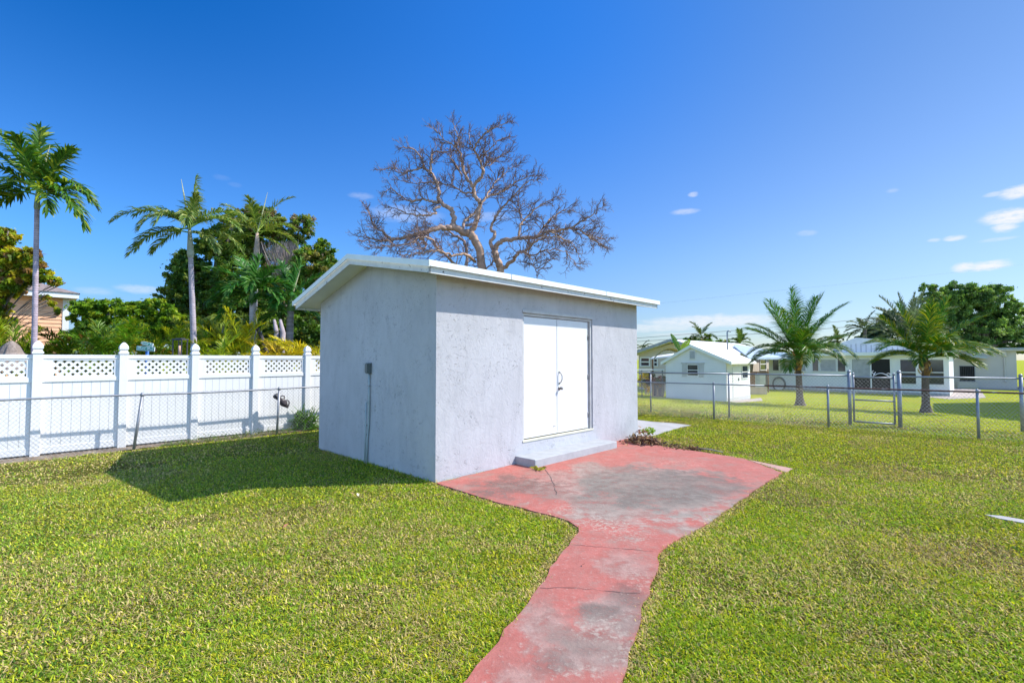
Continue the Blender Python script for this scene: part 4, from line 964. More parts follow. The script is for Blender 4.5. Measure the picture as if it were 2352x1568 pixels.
# broadleaf crowns
def leafcloud(mb, c, rad, nclump, nleaf, ls, cols, cr=.22, flat=1., shell=.55):
    c = np.array(c, float); rad = np.array(rad, float)
    dd = rng.normal(size=(nclump, 3)); dd /= np.linalg.norm(dd, axis=1)[:, None]
    rr = rng.uniform(shell, 1., (nclump, 1))**.7*rng.uniform(.8, 1.08, (nclump, 1))
    cc = c+dd*rad*rr
    nclump = int(nclump*2.2); cr = cr*.72
    dd = rng.normal(size=(nclump, 3)); dd /= np.linalg.norm(dd, axis=1)[:, None]; rr = rng.uniform(shell, 1., (nclump, 1))**.7*rng.uniform(.75, 1.10, (nclump, 1)); cc = c+dd*rad*rr
    cols = np.array(cols); cid = rng.integers(0, len(cols), nclump); csz = rng.uniform(.6, 1.3, nclump)*cr*rad.mean()
    idx = rng.integers(0, nclump, nleaf)
    off = rng.normal(size=(nleaf, 3)); off /= np.linalg.norm(off, axis=1)[:, None]; off *= (rng.random((nleaf, 1))**.5)*np.where(rng.random((nleaf, 1)) < .15, rng.uniform(1, 2.0, (nleaf, 1)), 1)
    p = cc[idx]+off*csz[idx][:, None]*np.array([1, 1, .75*flat])
    nrm = off*.6+rng.normal(size=(nleaf, 3))*.9+np.array([0, 0, .5]); nrm /= np.linalg.norm(nrm, axis=1)[:, None]
    a = np.cross(nrm, rng.normal(size=(nleaf, 3))); a /= np.linalg.norm(a, axis=1)[:, None]; b = np.cross(nrm, a)
    s = ls*rng.uniform(.6, 1.3, (nleaf, 1))
    Vv = np.stack([p-a*s, p+b*s*.45, p+a*s, p-b*s*.45], 1).reshape(-1, 3)
    col = cols[cid[idx]]*rng.uniform(.65, 1.35, (nleaf, 1))*(csz[idx]/csz.mean())[:, None]**.15
    mb.add(Vv, np.arange(nleaf*4).reshape(-1, 4), np.repeat(col, 4, axis=0)); return cc
def tree(name, label, cat, blobs, Y, cols, ls, nl, trunk=None, tr=.2, tcol=(.16, .13, .11), group=None, cr=.26, shell=.5, ydepth=.8):
    """blobs: (px, py, rpx, rpy) at depth Y"""
    px0 = np.mean([b[0] for b in blobs]) if trunk is None else trunk
    base = P0(px0, Y) if Y else None
    if gz(base) < -.05: base[2] = float(gz(base))
    t = thing(name, label, cat, base, group)
    mb = MB(); tips = []; area = sum(b[2]*b[3] for b in blobs)
    for (x, y, rx, ry, *dy) in blobs:
        c = at(x, y, Y+(dy[0] if dy else 0)); s = Y/F
        leafcloud(mb, c, (rx*s, max(rx, ry)*s*ydepth, ry*s), max(10, int(26*(rx*ry)/900)), int(nl*rx*ry/area), ls, cols, cr*min(1, 30/max(rx, 1))+.08, shell=shell); tips.append(c)
    mb.build('crown', M['leaf'], t)
    mb = MB(); top_ = np.mean(tips, axis=0); fk = base+(top_-base)*.45; fk[0] = base[0]
    mb.tube([base-Z*.1, base+(fk-base)*.5, fk], [tr*1.3, tr, tr*.85], 10, col=tcol)
    for c in tips:
        m_ = fk+(c-fk)*.5+Z*.15*np.linalg.norm(c-fk)*.4; mb.tube([fk-Z*.1, m_, c], [tr*.6, tr*.4, tr*.1], 7, col=tcol)
        for _ in range(2):
            e = c+rng.normal(0, .3, 3)*np.linalg.norm(c-fk)*.1; mb.tube([m_, (m_+e)/2+Z*.1, e], [tr*.25, tr*.18, .02], 5, col=tcol)
    mb.build('trunk', M['bark'], t, True)
    return t
dkg = [(.055, .125, .018), (.085, .18, .022), (.14, .24, .03), (.22, .28, .045)]
mix1 = [(.09, .19, .02), (.17, .29, .03), (.28, .36, .035), (.30, .27, .07)]
yel = [(.46, .48, .02), (.54, .47, .025), (.34, .42, .02)]
tree('broadleaf_tree', 'big dark green tree behind the second palm, left part of the dense trees', 'tree', [(445, 640, 60, 50), (500, 560, 55, 45), (470, 700, 75, 45), (400, 680, 42, 36), (540, 500, 30, 16), (540, 640, 60, 60), (430, 600, 30, 30)], 24., dkg, .075, 80000, tr=.28)
tree('broadleaf_tree', 'tall mixed green tree rising highest behind the thin palm', 'tree', [(600, 520, 58, 50), (560, 560, 50, 50), (640, 620, 60, 55), (592, 490, 40, 20), (530, 520, 30, 24), (620, 700, 80, 60), (655, 560, 30, 35), (690, 525, 34, 36)], 26., [(.09, .16, .025), (.16, .24, .03), (.27, .29, .06), (.28, .20, .11)], .075, 70000, tr=.26)
tree('broadleaf_tree', 'olive green tree directly left of the shed roof', 'tree', [(715, 610, 52, 50), (745, 590, 28, 34), (690, 660, 60, 50), (740, 560, 20, 14), (700, 740, 80, 60), (760, 640, 30, 50)], 22., mix1, .07, 60000, tr=.22)
# grey leafless shrub-tree in that mass
t = thing('bare_tree', 'grey twiggy leafless treetop among the green trees left of the shed', 'tree', P0(660, 23))
mb = MB(); b = P0(660, 23)
for i in range(360):
    x = 658+rng.normal(0, 27); y = 552+abs(rng.normal(0, 30)); e = at(x, y, 23+rng.normal(0, .8)); s0 = at(655+rng.normal(0, 6), 690, 23)
    m_ = (e+s0)/2+rng.normal(0, .25, 3); m_ = e-(e-s0)/np.linalg.norm(e-s0)*rng.uniform(.4, 1.1); m_[0] += rng.normal(0, .12)
    mb.tube([m_, (m_+e)/2+rng.normal(0, .03, 3), e], [.014, .010, .004], 3, False, col=np.array((.36, .28, .24))*rng.uniform(.7, 1.2))
for i in range(30):
    e = at(660+rng.normal(0, 20), 580+abs(rng.normal(0, 20)), 23); mb.tube([at(657, 700, 23), at(657+rng.normal(0, 4), 640, 23), e], [.05, .035, .012], 5, False, col=(.24, .2, .19))
mb.tube([b, at(657, 700, 23)], [.12, .07], 8, col=(.25, .21, .2)); mb.build('branches', M['bark'], t)
# lower green mass between peach house and dark trees
grn = [(.12, .25, .015), (.22, .36, .02), (.36, .44, .025), (.08, .17, .012)]
tree('broadleaf_tree', 'leafy green tree between the peach house and the tall dark trees', 'tree', [(200, 720, 40, 34), (250, 716, 40, 32), (230, 770, 70, 36)], 20., grn, .08, 26000, tr=.15)
tree('broadleaf_tree', 'rounded green tree low behind the street signs', 'tree', [(310, 718, 46, 30), (360, 712, 40, 28), (330, 765, 70, 38), (395, 745, 40, 40)], 19., grn, .075, 28000, tr=.15)
tree('broadleaf_tree', 'dense dark shrubbery tree low behind the short palms', 'tree', [(500, 765, 70, 40), (600, 770, 80, 44), (700, 770, 60, 44), (440, 765, 50, 40), (560, 720, 60, 40)], 19., dkg+[(.08, .13, .02)], .07, 50000, tr=.16)
mb = MB()
t = thing('gnarled_trunk', 'pale gnarled tree trunk under the dark trees, left of the banded palm', 'tree trunk', P0(640, 18))
for a, b_ in ((634, 752), (648, 745)): mb.tube([P0(a+3, 18), at(a, 800, 18), at(b_-110, 760, 18) if 0 else at(a+2, 765, 18), at(a-4, 735, 18.4)], [.13, .09, .10, .05], 8, col=(.38, .32, .33))
mb.build('trunk', M['bark'], t, True)
# yellow-green drooping tree at the far left
tree('broadleaf_tree', 'yellow-green tree with drooping sprays at the far left, in front of the peach house', 'tree',
     [(-20, 560, 40, 34), (10, 545, 26, 22), (20, 600, 50, 30), (60, 590, 34, 20), (-10, 650, 60, 40), (50, 640, 40, 18), (95, 632, 34, 14), (125, 645, 18, 9), (80, 610, 26, 14), (-2, 700, 24, 22), (120, 697, 8, 5), (131, 715, 5, 9), (105, 683, 9, 5), (-20, 740, 40, 40)],
     13., yel+[(.20, .29, .015), (.38, .30, .03), (.36, .20, .07), (.12, .19, .01), (.28, .36, .02)], .06, 42000, trunk=-60, tr=.028, cr=.34)
# clumping yellow palms along the back of the fence
def areca(px, Y, top, spread, col, col2, label, n=16, nst=6, group='yellow-green clumping palms behind the fence', ll=.34):
    b = P0(px, Y); t = thing('areca_palm', label, 'palm', b, group); ht = float(at(px, top, Y)[2])
    mb = MB(); ms = MB()
    for i in range(n):
        st = b+np.array([rng.normal(0, .16), rng.normal(0, .16), 0]); z0_ = ht*rng.uniform(.45, .72); h_ = st+Z*z0_+np.array([rng.normal(0, .12), rng.normal(0, .1), 0])
        if i < nst: ms.tube([st, (st+h_)/2, h_], [.03, .026, .02], 6, col=(.28, .30, .08))
        a = rng.uniform(-spread, spread); Ln = max(.5, (ht-z0_)*rng.uniform(1.0, 1.5))
        frond_mesh(mb, h_, img_dir(a, rng.uniform(-50, 40)), Ln, rng.uniform(.7, 1.5), ll*rng.uniform(.8, 1.2), 26, .03, .35, np.array(col)*1.2*rng.uniform(.65, 1.35), np.array(col2)*1.2, .35)
    mb.build('fronds', M['palm'], t); ms.build('stems', M['bark'], t, True)
ye = (.42, .38, .015); yg = (.20, .28, .015); gg = (.12, .24, .014)
for i, (px, Y, top, sp, c, c2, lab) in enumerate([
    (712, 13.5, 765, 70, ye, (.55, .42, .02), 'bright yellow clumping palm nearest the shed, right of the banded trunk'),
    (640, 13.2, 778, 70, (.45, .36, .015), (.6, .42, .03), 'golden clumping palm between the leaning dead trunk and the banded palm'),
    (552, 14., 738, 55, ye, (.3, .35, .02), 'tall yellow clumping palm left of the short pale-trunked palm'),
    (505, 13.2, 770, 65, yg, (.4, .38, .02), 'yellow-green clumping palm right of the second ringed trunk'),
    (418, 14., 745, 60, (.26, .31, .015), (.42, .38, .02), 'yellow-green clumping palm behind the lantern'),
    (375, 14.5, 748, 65, (.14, .24, .02), (.35, .34, .02), 'green clumping palm between street signs and lantern'),
    (285, 15., 722, 60, gg, (.30, .30, .02), 'green clumping palm rising just left of the street signs'),
    (232, 13.5, 742, 60, gg, (.25, .28, .02), 'dark green clumping palm right of the peach house corner'),
    (165, 13., 768, 60, (.06, .12, .012), (.26, .12, .03), 'brownish green clumping palm in front of the peach house'),
    (30, 12., 748, 75, (.22, .28, .012), (.38, .34, .02), 'yellow-green clumping palm at the far left under the drooping tree'),
    (95, 12.5, 788, 70, (.10, .18, .012), (.30, .30, .02), 'low clumping palm behind the leftmost fence post'),
    (320, 13., 782, 75, (.10, .17, .01), (.38, .22, .03), 'low orange-tinged clumping palm behind the street signs')]):
    areca(px, Y, top, sp, c, c2, lab, n=20 if top < 760 else 16)
# small fan-like drooping palm by 520,740
palm('palm_tree', 'small drooping yellow-green palm between the two short palms and the tall one', P0(512, 15.5), at(513, 742, 15.5), .06, .05,
     [(-60, 0, .7, 2.4), (-30, -10, .7, 2.6), (0, -30, .6, 2.8), (35, 0, .7, 2.6), (65, -10, .7, 2.2), (20, -50, .6, 2.4), (-80, 0, .6, 1.6), (85, 0, .6, 1.6)], ll=.3, nl=26, lw=.035, hang=.9, col=(.20, .27, .04), tcol=(.4, .36, .33))
# background palms on the right and beyond the roofs
def small_palm(px, topy, Y, Ln, label, col=(.06, .12, .03), n=14, base_px=None):
    b = P0(base_px or px, Y); b[2] = -.4
    c = at(px, topy, Y)
    frs_ = [(rng.uniform(-110, 110), rng.uniform(-60, 60), Ln*rng.uniform(.8, 1.1), rng.uniform(.7, 1.4)) for _ in range(n)]
    palm('palm_tree', label, b, c, .16, .12, frs_, ll=Ln*.26, nl=26, lw=.07, hang=.4, col=col, col2=(.16, .2, .05), tcol=(.18, .14, .12), flare=1.1, ring=.3)
small_palm(1987, 755, 42., 1.7, 'distant thin palm seen in the gap between the two coconut palms', (.05, .09, .03), 12)
small_palm(1925, 783, 40., 1.6, 'low distant palm peeking over the white house roof', (.10, .13, .03), 12)
small_palm(1612, 772, 50., 1.9, 'distant palm above the beige house roof, left of the service mast', (.07, .12, .03), 12)
small_palm(1475, 800, 46., 1.1, 'tiny distant palm beside the shed edge at the beige house', (.05, .08, .02), 10)
small_palm(1700, 788, 48., 1.6, 'distant bushy palm right of the service mast', (.10, .17, .03), 16)
tree('shrub', 'distant low green foliage along the beige roof ridge', 'shrub', [(1600, 782, 34, 8), (1650, 784, 26, 6), (1625, 776, 10, 12)], 50., mix1, .12, 2600, tr=.08)
# date palm behind the second coconut palm
b = P0(2080, 36.); b[2] = -.46
dfr = [(a, rng.uniform(-50, 50), 3.3*rng.uniform(.85, 1.05), .5+abs(a)/110) for a in np.linspace(-100, 100, 40)]
palm('date_palm', 'grey-green date palm rising behind the right coconut palm', b, at(2085, 762, 36.), .3, .25, dfr, ll=.55, nl=50, lw=.05, hang=.1, col=(.10, .14, .085), col2=(.16, .19, .12), tcol=(.15, .12, .1), flare=1.1, ring=.3, vsh=.5)
tree('broadleaf_tree', 'spreading dark green shade tree at the far right behind the off-white wall', 'tree',
     [(2200, 672, 60, 24), (2260, 676, 60, 24), (2160, 690, 50, 26), (2290, 700, 50, 22), (2330, 730, 50, 30), (2230, 710, 70, 30), (2150, 740, 60, 34), (2240, 760, 80, 36), (2330, 780, 50, 30), (2390, 740, 40, 40), (2130, 660, 22, 10), (2290, 666, 30, 10), (2290, 745, 50, 30)],
     40., [(.11, .22, .05), (.17, .29, .06), (.25, .37, .09), (.07, .14, .035)], .10, 110000, tr=.35, trunk=2260)
tree('broadleaf_tree', 'hazy green trees seen between the coconut palms beyond the white house', 'tree', [(2010, 770, 26, 24), (2045, 745, 30, 34), (1985, 778, 20, 12)], 48., [(.06, .10, .05), (.09, .13, .06)], .2, 7000, tr=.15)

# banana plant behind the clapboard shed
bb = P0(1562, 27.5); bb[2] = float(gz(bb)); bp = thing('banana_plant', 'banana plant with two upright torn leaves behind the clapboard shed', 'plant', bb)
mb = MB(); mb.tube([bb, at(1566, 815, 27.5)], [.12, .09], 10, col=(.30, .32, .12)); mb.build('stem', M['bark'], bp, True)
def banana(p0, p1, wd, droop, col):
    mb = MB(); p0 = np.array(p0); p1 = np.array(p1); n = 26; ax = (p1-p0)
    side = np.cross(ax, [0, .5, 1.]) if abs(ax[2]) < abs(ax[0]) else np.cross(ax, [0, 1., 0]); side /= np.linalg.norm(side)
    P = [p0+ax*t+Z*droop*math.sin(t*math.pi) for t in np.linspace(0, 1, n)]
    for s in (-1, 1):
        for i in range(n-1):
            t = (i+.5)/n; wq = wd*math.sin(math.pi*min(1, .08+t*.9))**.6*random.uniform(.75, 1.05); g = .15 if random.random() < .35 else 0
            a, b = np.array(P[i]), np.array(P[i+1]); b2_ = a+(b-a)*(1-g)
            mb.add([a, b2_, b2_+s*side*wq*.98+np.array([0, -.03, -.04]), a+s*side*wq+np.array([0, -.03, -.04])], np.array([[0, 1, 2, 3]]), np.array(col)*random.uniform(.8, 1.2))
    mb.tube(P, .02, 5, col=(.4, .42, .1)); mb.build('leaf', M['palm'], bp)
banana(at(1562, 805, 27.5), at(1541, 766, 27.3), .16, .05, (.07, .20, .02)); banana(at(1564, 806, 27.5), at(1584, 779, 27.3), .20, .05, (.25, .38, .02)); banana(at(1560, 808, 27.4), at(1502, 822, 27.), .20, .35, (.16, .13, .03))
# yellow croton
cb0 = G(1484, 906); cb0[2] = float(gz(cb0)); ct = thing('croton_bush', 'bright yellow-leaved bush left of the clapboard shed', 'bush', cb0)
mb = MB(); leafcloud(mb, at(1484, 872, cb0[1]), (.42, .35, .55), 26, 1700, .085, [(.75, .52, .01), (.65, .55, .02), (.8, .6, .02)], .3); leafcloud(mb, at(1488, 888, cb0[1]), (.2, .2, .3), 10, 300, .08, [(.7, .45, .01)], .3); mb.build('leaves', M['leaf'], ct)
mb = MB()
for i in range(5): mb.tube([cb0+rng.normal(0, .05, 3)*[1, 1, 0], at(1480+i*3, 885, cb0[1])], [.03, .015], 6, col=(.45, .38, .34))
mb.build('stems', M['bark'], ct)
tree('shrub', 'dark purple-brown hedge behind the yellow bush', 'shrub', [(1500, 872, 22, 14), (1520, 874, 16, 12)], 27., [(.10, .04, .04), (.05, .07, .02), (.14, .06, .05)], .07, 3500, tr=.04)
bf = thing('rail_fence', 'pale topped low wire fence at the left of the clapboard shed', 'fence', G(1500, 905))
mb = MB(); a, b = at(1440, 849, 25.5), at(1526, 849, 25.5); mb.tube([a, b], .03, 6); mb.build('top_rail', M['vinyl'], bf)
for px in (1474, 1521): p = at(px, 849, 25.5); mb = MB(); mb.tube([[p[0], p[1], float(gz(p))-.1], p], .025, 6); mb.build('post', M['box'], bf)

# weeds and the bush by the white fence
wb = W(.86, 6.38, 0); bs_ = thing('weed_bush', 'feathery green weed bush between the chain-link and white fences, near the shed', 'bush', wb)
mb = MB()
for i in range(90):
    a = rng.uniform(0, 2*math.pi); e = rng.uniform(.15, 1.45); Ln = rng.uniform(.3, .62); d = np.array([math.cos(a)*math.cos(e), math.sin(a)*math.cos(e)*.5, math.sin(e)])
    frond_mesh(mb, wb+np.array([rng.normal(0, .10), rng.normal(0, .05), 0]), d, Ln, 1.1, .06, 26, .012, .2, np.array((.10, .24, .03))*rng.uniform(.7, 1.4), (.22, .34, .06), .2)
leafcloud(mb, wb+Z*.22, (.30, .15, .22), 30, 1500, .022, [(.08, .20, .02), (.14, .28, .03), (.05, .12, .02)], .35)
mb.build('foliage', M['leaf'], bs_)
mb = MB()
for i in range(2600):
    u = rng.uniform(-6, 4.5); 
    if vnoise(u, 3., 1.3, 9) < .42: continue
    v = 6.0+abs(rng.normal(0, .2)); v = min(v, 6.5); h = rng.uniform(.02, .13)*(.4+vnoise(u, 7., 1.7, 12))
    p = W(u, v, 0); n_ = 3
    for _ in range(n_):
        q_ = p+np.array([rng.normal(0, .03), rng.normal(0, .03), rng.uniform(.0, h)]); s = rng.uniform(.014, .032); a = rng.normal(size=3); a[2] *= .4; a /= np.linalg.norm(a); b = np.cross(a, [0, 0, 1.])+rng.normal(0, .2, 3)
        mb.add([q_-a*s, q_+b*s*.4, q_+a*s, q_-b*s*.4], np.array([[0, 1, 2, 3]]), np.array((.10, .21, .03) if rng.random() < .7 else (.26, .24, .06))*rng.uniform(.6, 1.3))
tag(mb.build('weeds', M['leaf']), 'low creeping weeds along the foot of the two left fences', 'weeds', kind='stuff')

# dead leaves and small plant at the shed's right corner
def leafpile(name, pts, label, cols):
    mb = MB()
    for (px, py, n, sx__, sz, ls) in pts:
        c = _g0(px, py)
        for _ in range(n):
            o_ = rng.normal(0, sx__, 2); hgt = abs(rng.normal(0, sz))*math.exp(-(o_@o_)/(2*(sx__*1.2)**2)); p = c+np.array([o_[0], o_[1], .012+hgt]); s = ls*rng.uniform(.5, 1.3)
            a = rng.normal(size=3); a[2] *= .6; a /= np.linalg.norm(a); b = np.cross(a, [0, 0, 1.])+rng.normal(0, .4, 3); b /= np.linalg.norm(b); cl = np.cross(a, b)*s*.35
            cc_ = np.array(cols[rng.integers(len(cols))])*rng.uniform(.6, 1.3)
            mb.add([p-a*s, p-a*s*.2+b*s*.45+cl, p+a*s, p-a*s*.2-b*s*.45+cl], [np.array([[0, 1, 2], [0, 2, 3]])], cc_)
    return tag(mb.build(name, M['dry']), label, 'dead leaves', kind='stuff')
brn = [(.20, .09, .045), (.12, .055, .04), (.34, .19, .09), (.45, .30, .14), (.09, .05, .05)]
leafpile('leaf_pile', [(1478, 1017, 340, .17, .13, .055), (1462, 1014, 120, .10, .06, .04), (1510, 1020, 90, .10, .03, .04), (1545, 1026, 90, .10, .02, .03), (1570, 1030, 60, .10, .02, .03), (1596, 1033, 50, .05, .05, .05)], 'heap of curled brown dead leaves at the right corner of the shed', brn)
sp_ = _g0(1490, 1010); wp = thing('weed_plant', 'small light green leafy weed growing out of the dead leaves', 'weed', sp_)
mb = MB(); leafcloud(mb, sp_+Z*.20, (.17, .12, .07), 16, 130, .035, [(.22, .36, .02), (.30, .42, .04)], .4); mb.build('leaves', M['leaf'], wp)
mb = MB()
for i in range(6): mb.tube([sp_, sp_+Z*.1+rng.normal(0, .03, 3), sp_+np.array([rng.normal(0, .09), rng.normal(0, .06), .2])], .004, 4, col=(.25, .3, .05))
mb.build('stems', M['bark'], wp)
sp2 = _g0(1236, 1080); wp2 = thing('weed_plant', 'tiny yellowish weed at the front left corner of the step', 'weed', sp2)
mb = MB()
for i in range(26):
    a = rng.uniform(0, 2*math.pi); d = np.array([math.cos(a), math.sin(a), 0]); Ln = rng.uniform(.04, .12); p = sp2+Z*.008+rng.normal(0, .02, 3)*[1, 1, 0]; s = np.array([-d[1], d[0], 0])*.008
    mb.add([p-s, p+s, p+d*Ln*.6+Z*Ln*.5, p+d*Ln+Z*Ln*.35], np.array([[0, 1, 2, 3]]), np.array((.34, .34, .06))*rng.uniform(.6, 1.3))
mb.build('leaves', M['leaf'], wp2)
# stick by the patio edge
mb = MB(); a, b = _g0(1604, 1033), _g0(1660, 1042); mb.tube([a+Z*.03, (a+b)/2+Z*.045, b+Z*.03], [.014, .013, .009], 6, col=(.30, .27, .24)); tag(mb.build('stick', M['bark'], None, True), 'grey dry stick lying along the back edge of the red patio', 'stick')
# single fallen leaves
for i, (px, py, c, lab) in enumerate([(516, 1142, (.65, .36, .18), 'orange fallen leaf in the grass beside the shed shadow'), (656, 1216, (.5, .22, .12), 'reddish fallen leaf on the open lawn below the shed shadow'), (822, 1143, (.7, .62, .5), 'pale curled leaf in the grass below the shadowed wall'), (808, 1140, (.6, .36, .2), 'small tan leaf beside the pale curled leaf'),
        (617, 1113, (.2, .1, .1), 'dark fallen leaf inside the shed shadow'), (1340, 1300, (.25, .12, .1), 'small dark leaf on the upper part of the red path')]):
    p = _g0(px, py)+Z*(.035 if i != 5 else .012); s = .035 if i != 5 else .02; mb = MB(); a = np.array([math.cos(i), math.sin(i), .2]); b = np.array([-math.sin(i), math.cos(i), .3])
    mb.add([p-a*s, p+b*s*.5+Z*.01, p+a*s+Z*.012, p-b*s*.5+Z*.012], [np.array([[0, 1, 2], [0, 2, 3]])], c); tag(mb.build('fallen_leaf', M['dry']), lab, 'leaf', 'single fallen leaves')

# street signs, lantern, umbrella
def text_mesh(name, body, size, parent, p, ax, up_, m):
    cu = bpy.data.curves.new(name, 'FONT'); cu.body = body; cu.size = size; cu.align_x = 'CENTER'; cu.align_y = 'CENTER'; cu.extrude = .002
    tmp = bpy.data.objects.new(name+'_tmp', cu); C.objects.link(tmp); bpy.context.view_layer.update()
    me = bpy.data.meshes.new_from_object(tmp.evaluated_get(bpy.context.evaluated_depsgraph_get())); bpy.data.objects.remove(tmp)
    me.materials.clear(); me.materials.append(m)
    ax = Vector(ax).normalized(); up_ = Vector(up_).normalized(); nn = ax.cross(up_)
    mt_ = Matrix(((ax.x, up_.x, nn.x, p[0]), (ax.y, up_.y, nn.y, p[1]), (ax.z, up_.z, nn.z, p[2]), (0, 0, 0, 1))); off = Matrix.Translation(-Vector([float(x) for x in wloc(parent)]))
    me.transform(off @ mt_); o_ = bpy.data.objects.new(name, me); C.objects.link(o_); o_.parent = parent; return o_
Ys = 11.3; sb = P0(336, Ys); ss_ = thing('street_sign', 'pair of green street name signs on a blue post behind the white fence', 'street sign', sb)
zt_s = float(at(336, 806, Ys)[2]); mb = MB(); mb.tube([sb, [sb[0], sb[1], zt_s+.02]], .035, 10); mb.build('post', M['bluepost'], ss_, True)
for (px, py, wpx, hpx, tilt, body, dy) in ((335, 800.5, 41, 9.5, -4, 'Blunt Blvd', -.03), (339.5, 790, 25, 7.5, -12, 'Stoner Ave', .03)):
    c = at(px, py, Ys+dy); wv, hv = wpx*Ys/F/2, hpx*Ys/F/2*1.05; ax = np.array([math.cos(R(tilt)), 0, math.sin(R(tilt))]); up_ = np.array([-math.sin(R(tilt)), 0, math.cos(R(tilt))])
    fr_ = lambda a, b, cc__: c+ax*a+np.array([0, 1, 0])*b+up_*cc__
    mb = MB(); mb.box(fr_, -wv, wv, -.008, .008, -hv, hv); sg = mb.build('sign_panel', M['white'], ss_)
    mb = MB(); mb.box(fr_, -wv+.012, wv-.012, -.011, -.0085, -hv+.010, hv-.010); mb.build('sign_face', M['gsign'], sg)
    text_mesh('lettering', body, hv*1.75, sg, c+np.array([0, -.0135, 0]), ax, up_, M['white'])
lt0 = P0(411, 11.4); lan = thing('lantern', 'dark framed glass lantern with a candle above the fence top', 'lantern', lt0)
z0_, z1_ = float(at(411, 818, 11.4)[2]), float(at(411, 781, 11.4)[2]); frl = lambda a, b, c: np.array([lt0[0]+a, lt0[1]+b, c]); hwd = .10
mb = MB()
for a in (-hwd, hwd):
    for b in (-hwd, hwd): mb.box(frl, a-.01, a+.01, b-.01, b+.01, z0_, z1_)
mb.box(frl, -hwd-.02, hwd+.02, -hwd-.02, hwd+.02, z1_, z1_+.03); mb.box(frl, -hwd*.7, hwd*.7, -hwd*.7, hwd*.7, z1_+.03, z1_+.05); mb.box(frl, -hwd-.02, hwd+.02, -hwd-.02, hwd+.02, z0_-.03, z0_); mb.build('frame', M['ironbar'], lan)
mb = MB(); mb.tube([frl(0, 0, z0_), frl(0, 0, z0_+.25)], .035, 12); mb.build('candle', mat('pink_candle', (.75, .45, .32), .5), lan, True)
mb = MB(); mb.tube([lt0, frl(0, 0, z0_-.03)], .04, 8); mb.build('post', M['ironbar'], lan)
uu0 = P0(22, 10.4); um = thing('patio_umbrella', 'grey-brown draped parasol top showing above the fence at the far left', 'umbrella', uu0)
zt_u = float(at(22, 788, 10.4)[2]); mb = MB(); n = 18; rings = [(.02, zt_u+.05), (.07, zt_u-.0), (.12, zt_u-.06), (.18, zt_u-.2), (.33, zt_u-.42), (.38, zt_u-.6)]; Pv = []
for j, (r_, z) in enumerate(rings): Pv += [[uu0[0]+r_*(1+(.20 if i % 2 else -.22)*(j > 0))*math.cos(2*math.pi*i/n), uu0[1]+r_*(1+(.20 if i % 2 else -.22)*(j > 0))*math.sin(2*math.pi*i/n), z] for i in range(n)]
mb.add(Pv, np.array([[j*n+i, j*n+(i+1) % n, j*n+n+(i+1) % n, j*n+n+i] for j in range(len(rings)-1) for i in range(n)])); mb.build('canopy', M['thatch'], um, True)
mb = MB(); mb.tube([uu0, W_z(uu0, zt_u)], .025, 8); mb.build('pole', M['greymetal'], um)

# ------------------------------------------------------------------ the bare gumbo-limbo style tree behind the shed
TY = 16.5
def cpx(x, y): return ((800+x/3.136)*.9408, (250+y/3.136)*.9408)
bt = thing('bare_tree', 'large leafless tree with spreading pinkish branches rising behind the shed roof', 'tree', W_z(at(*cpx(1250, 1300), TY), 0))
br = MB(); tw = MB()
def crv(P, n):
    P = np.asarray(P, float); m = len(P); out = []
    Q = np.vstack([2*P[0]-P[1], P, 2*P[-1]-P[-2]])
    for i in range(m-1):
        a, b, c, d = Q[i:i+4]
        for t in np.linspace(0, 1, n, endpoint=False): out.append(.5*((2*b)+(-a+c)*t+(2*a-5*b+4*c-d)*t*t+(-a+3*b-3*c+d)*t**3))
    out.append(P[-1]); return np.array(out)
barkc = np.array((.36, .225, .155)); twc = np.array((.17, .105, .085))
cen = at(*cpx(1150, 800), TY)
def sprout(p, d, Ln, r, lvl):
    n = 6 if lvl < 3 else 4; P = [p]; dd = d/np.linalg.norm(d); bend = rng.normal(0, .65, 3)+np.array([0, 0, .1])
    for i in range(n-1): dd = dd+bend/n+rng.normal(0, .17, 3); dd /= np.linalg.norm(dd); P.append(P[-1]+dd*Ln/(n-1))
    P = np.array(P); c = barkc*.9 if r > .02 else twc*rng.uniform(.8, 1.4)
    (br if r > .02 else tw).tube(P, np.linspace(r, r*.45, n), 5 if r > .02 else 3, False, col=c)
    if lvl >= 4: return
    k_ = {1: 8, 2: 6, 3: 4}[lvl]
    for t in np.linspace(.22, 1, k_):
        i = min(n-2, int(t*(n-1))); q_ = P[i]+(P[i+1]-P[i])*(t*(n-1)-i); ax = P[i+1]-P[i]; ax /= np.linalg.norm(ax)
        sd = np.cross(ax, rng.normal(size=3)); sd /= np.linalg.norm(sd)
        out = q_-cen; out /= np.linalg.norm(out)+1e-9
        nd = ax*.75+sd*rng.uniform(.5, 1.)+out*.25+np.array([0, 0, .18])
        sprout(q_, nd, Ln*rng.uniform(.38, .62)*(1.1-.4*t), max(.0052, r*.55), lvl+1)
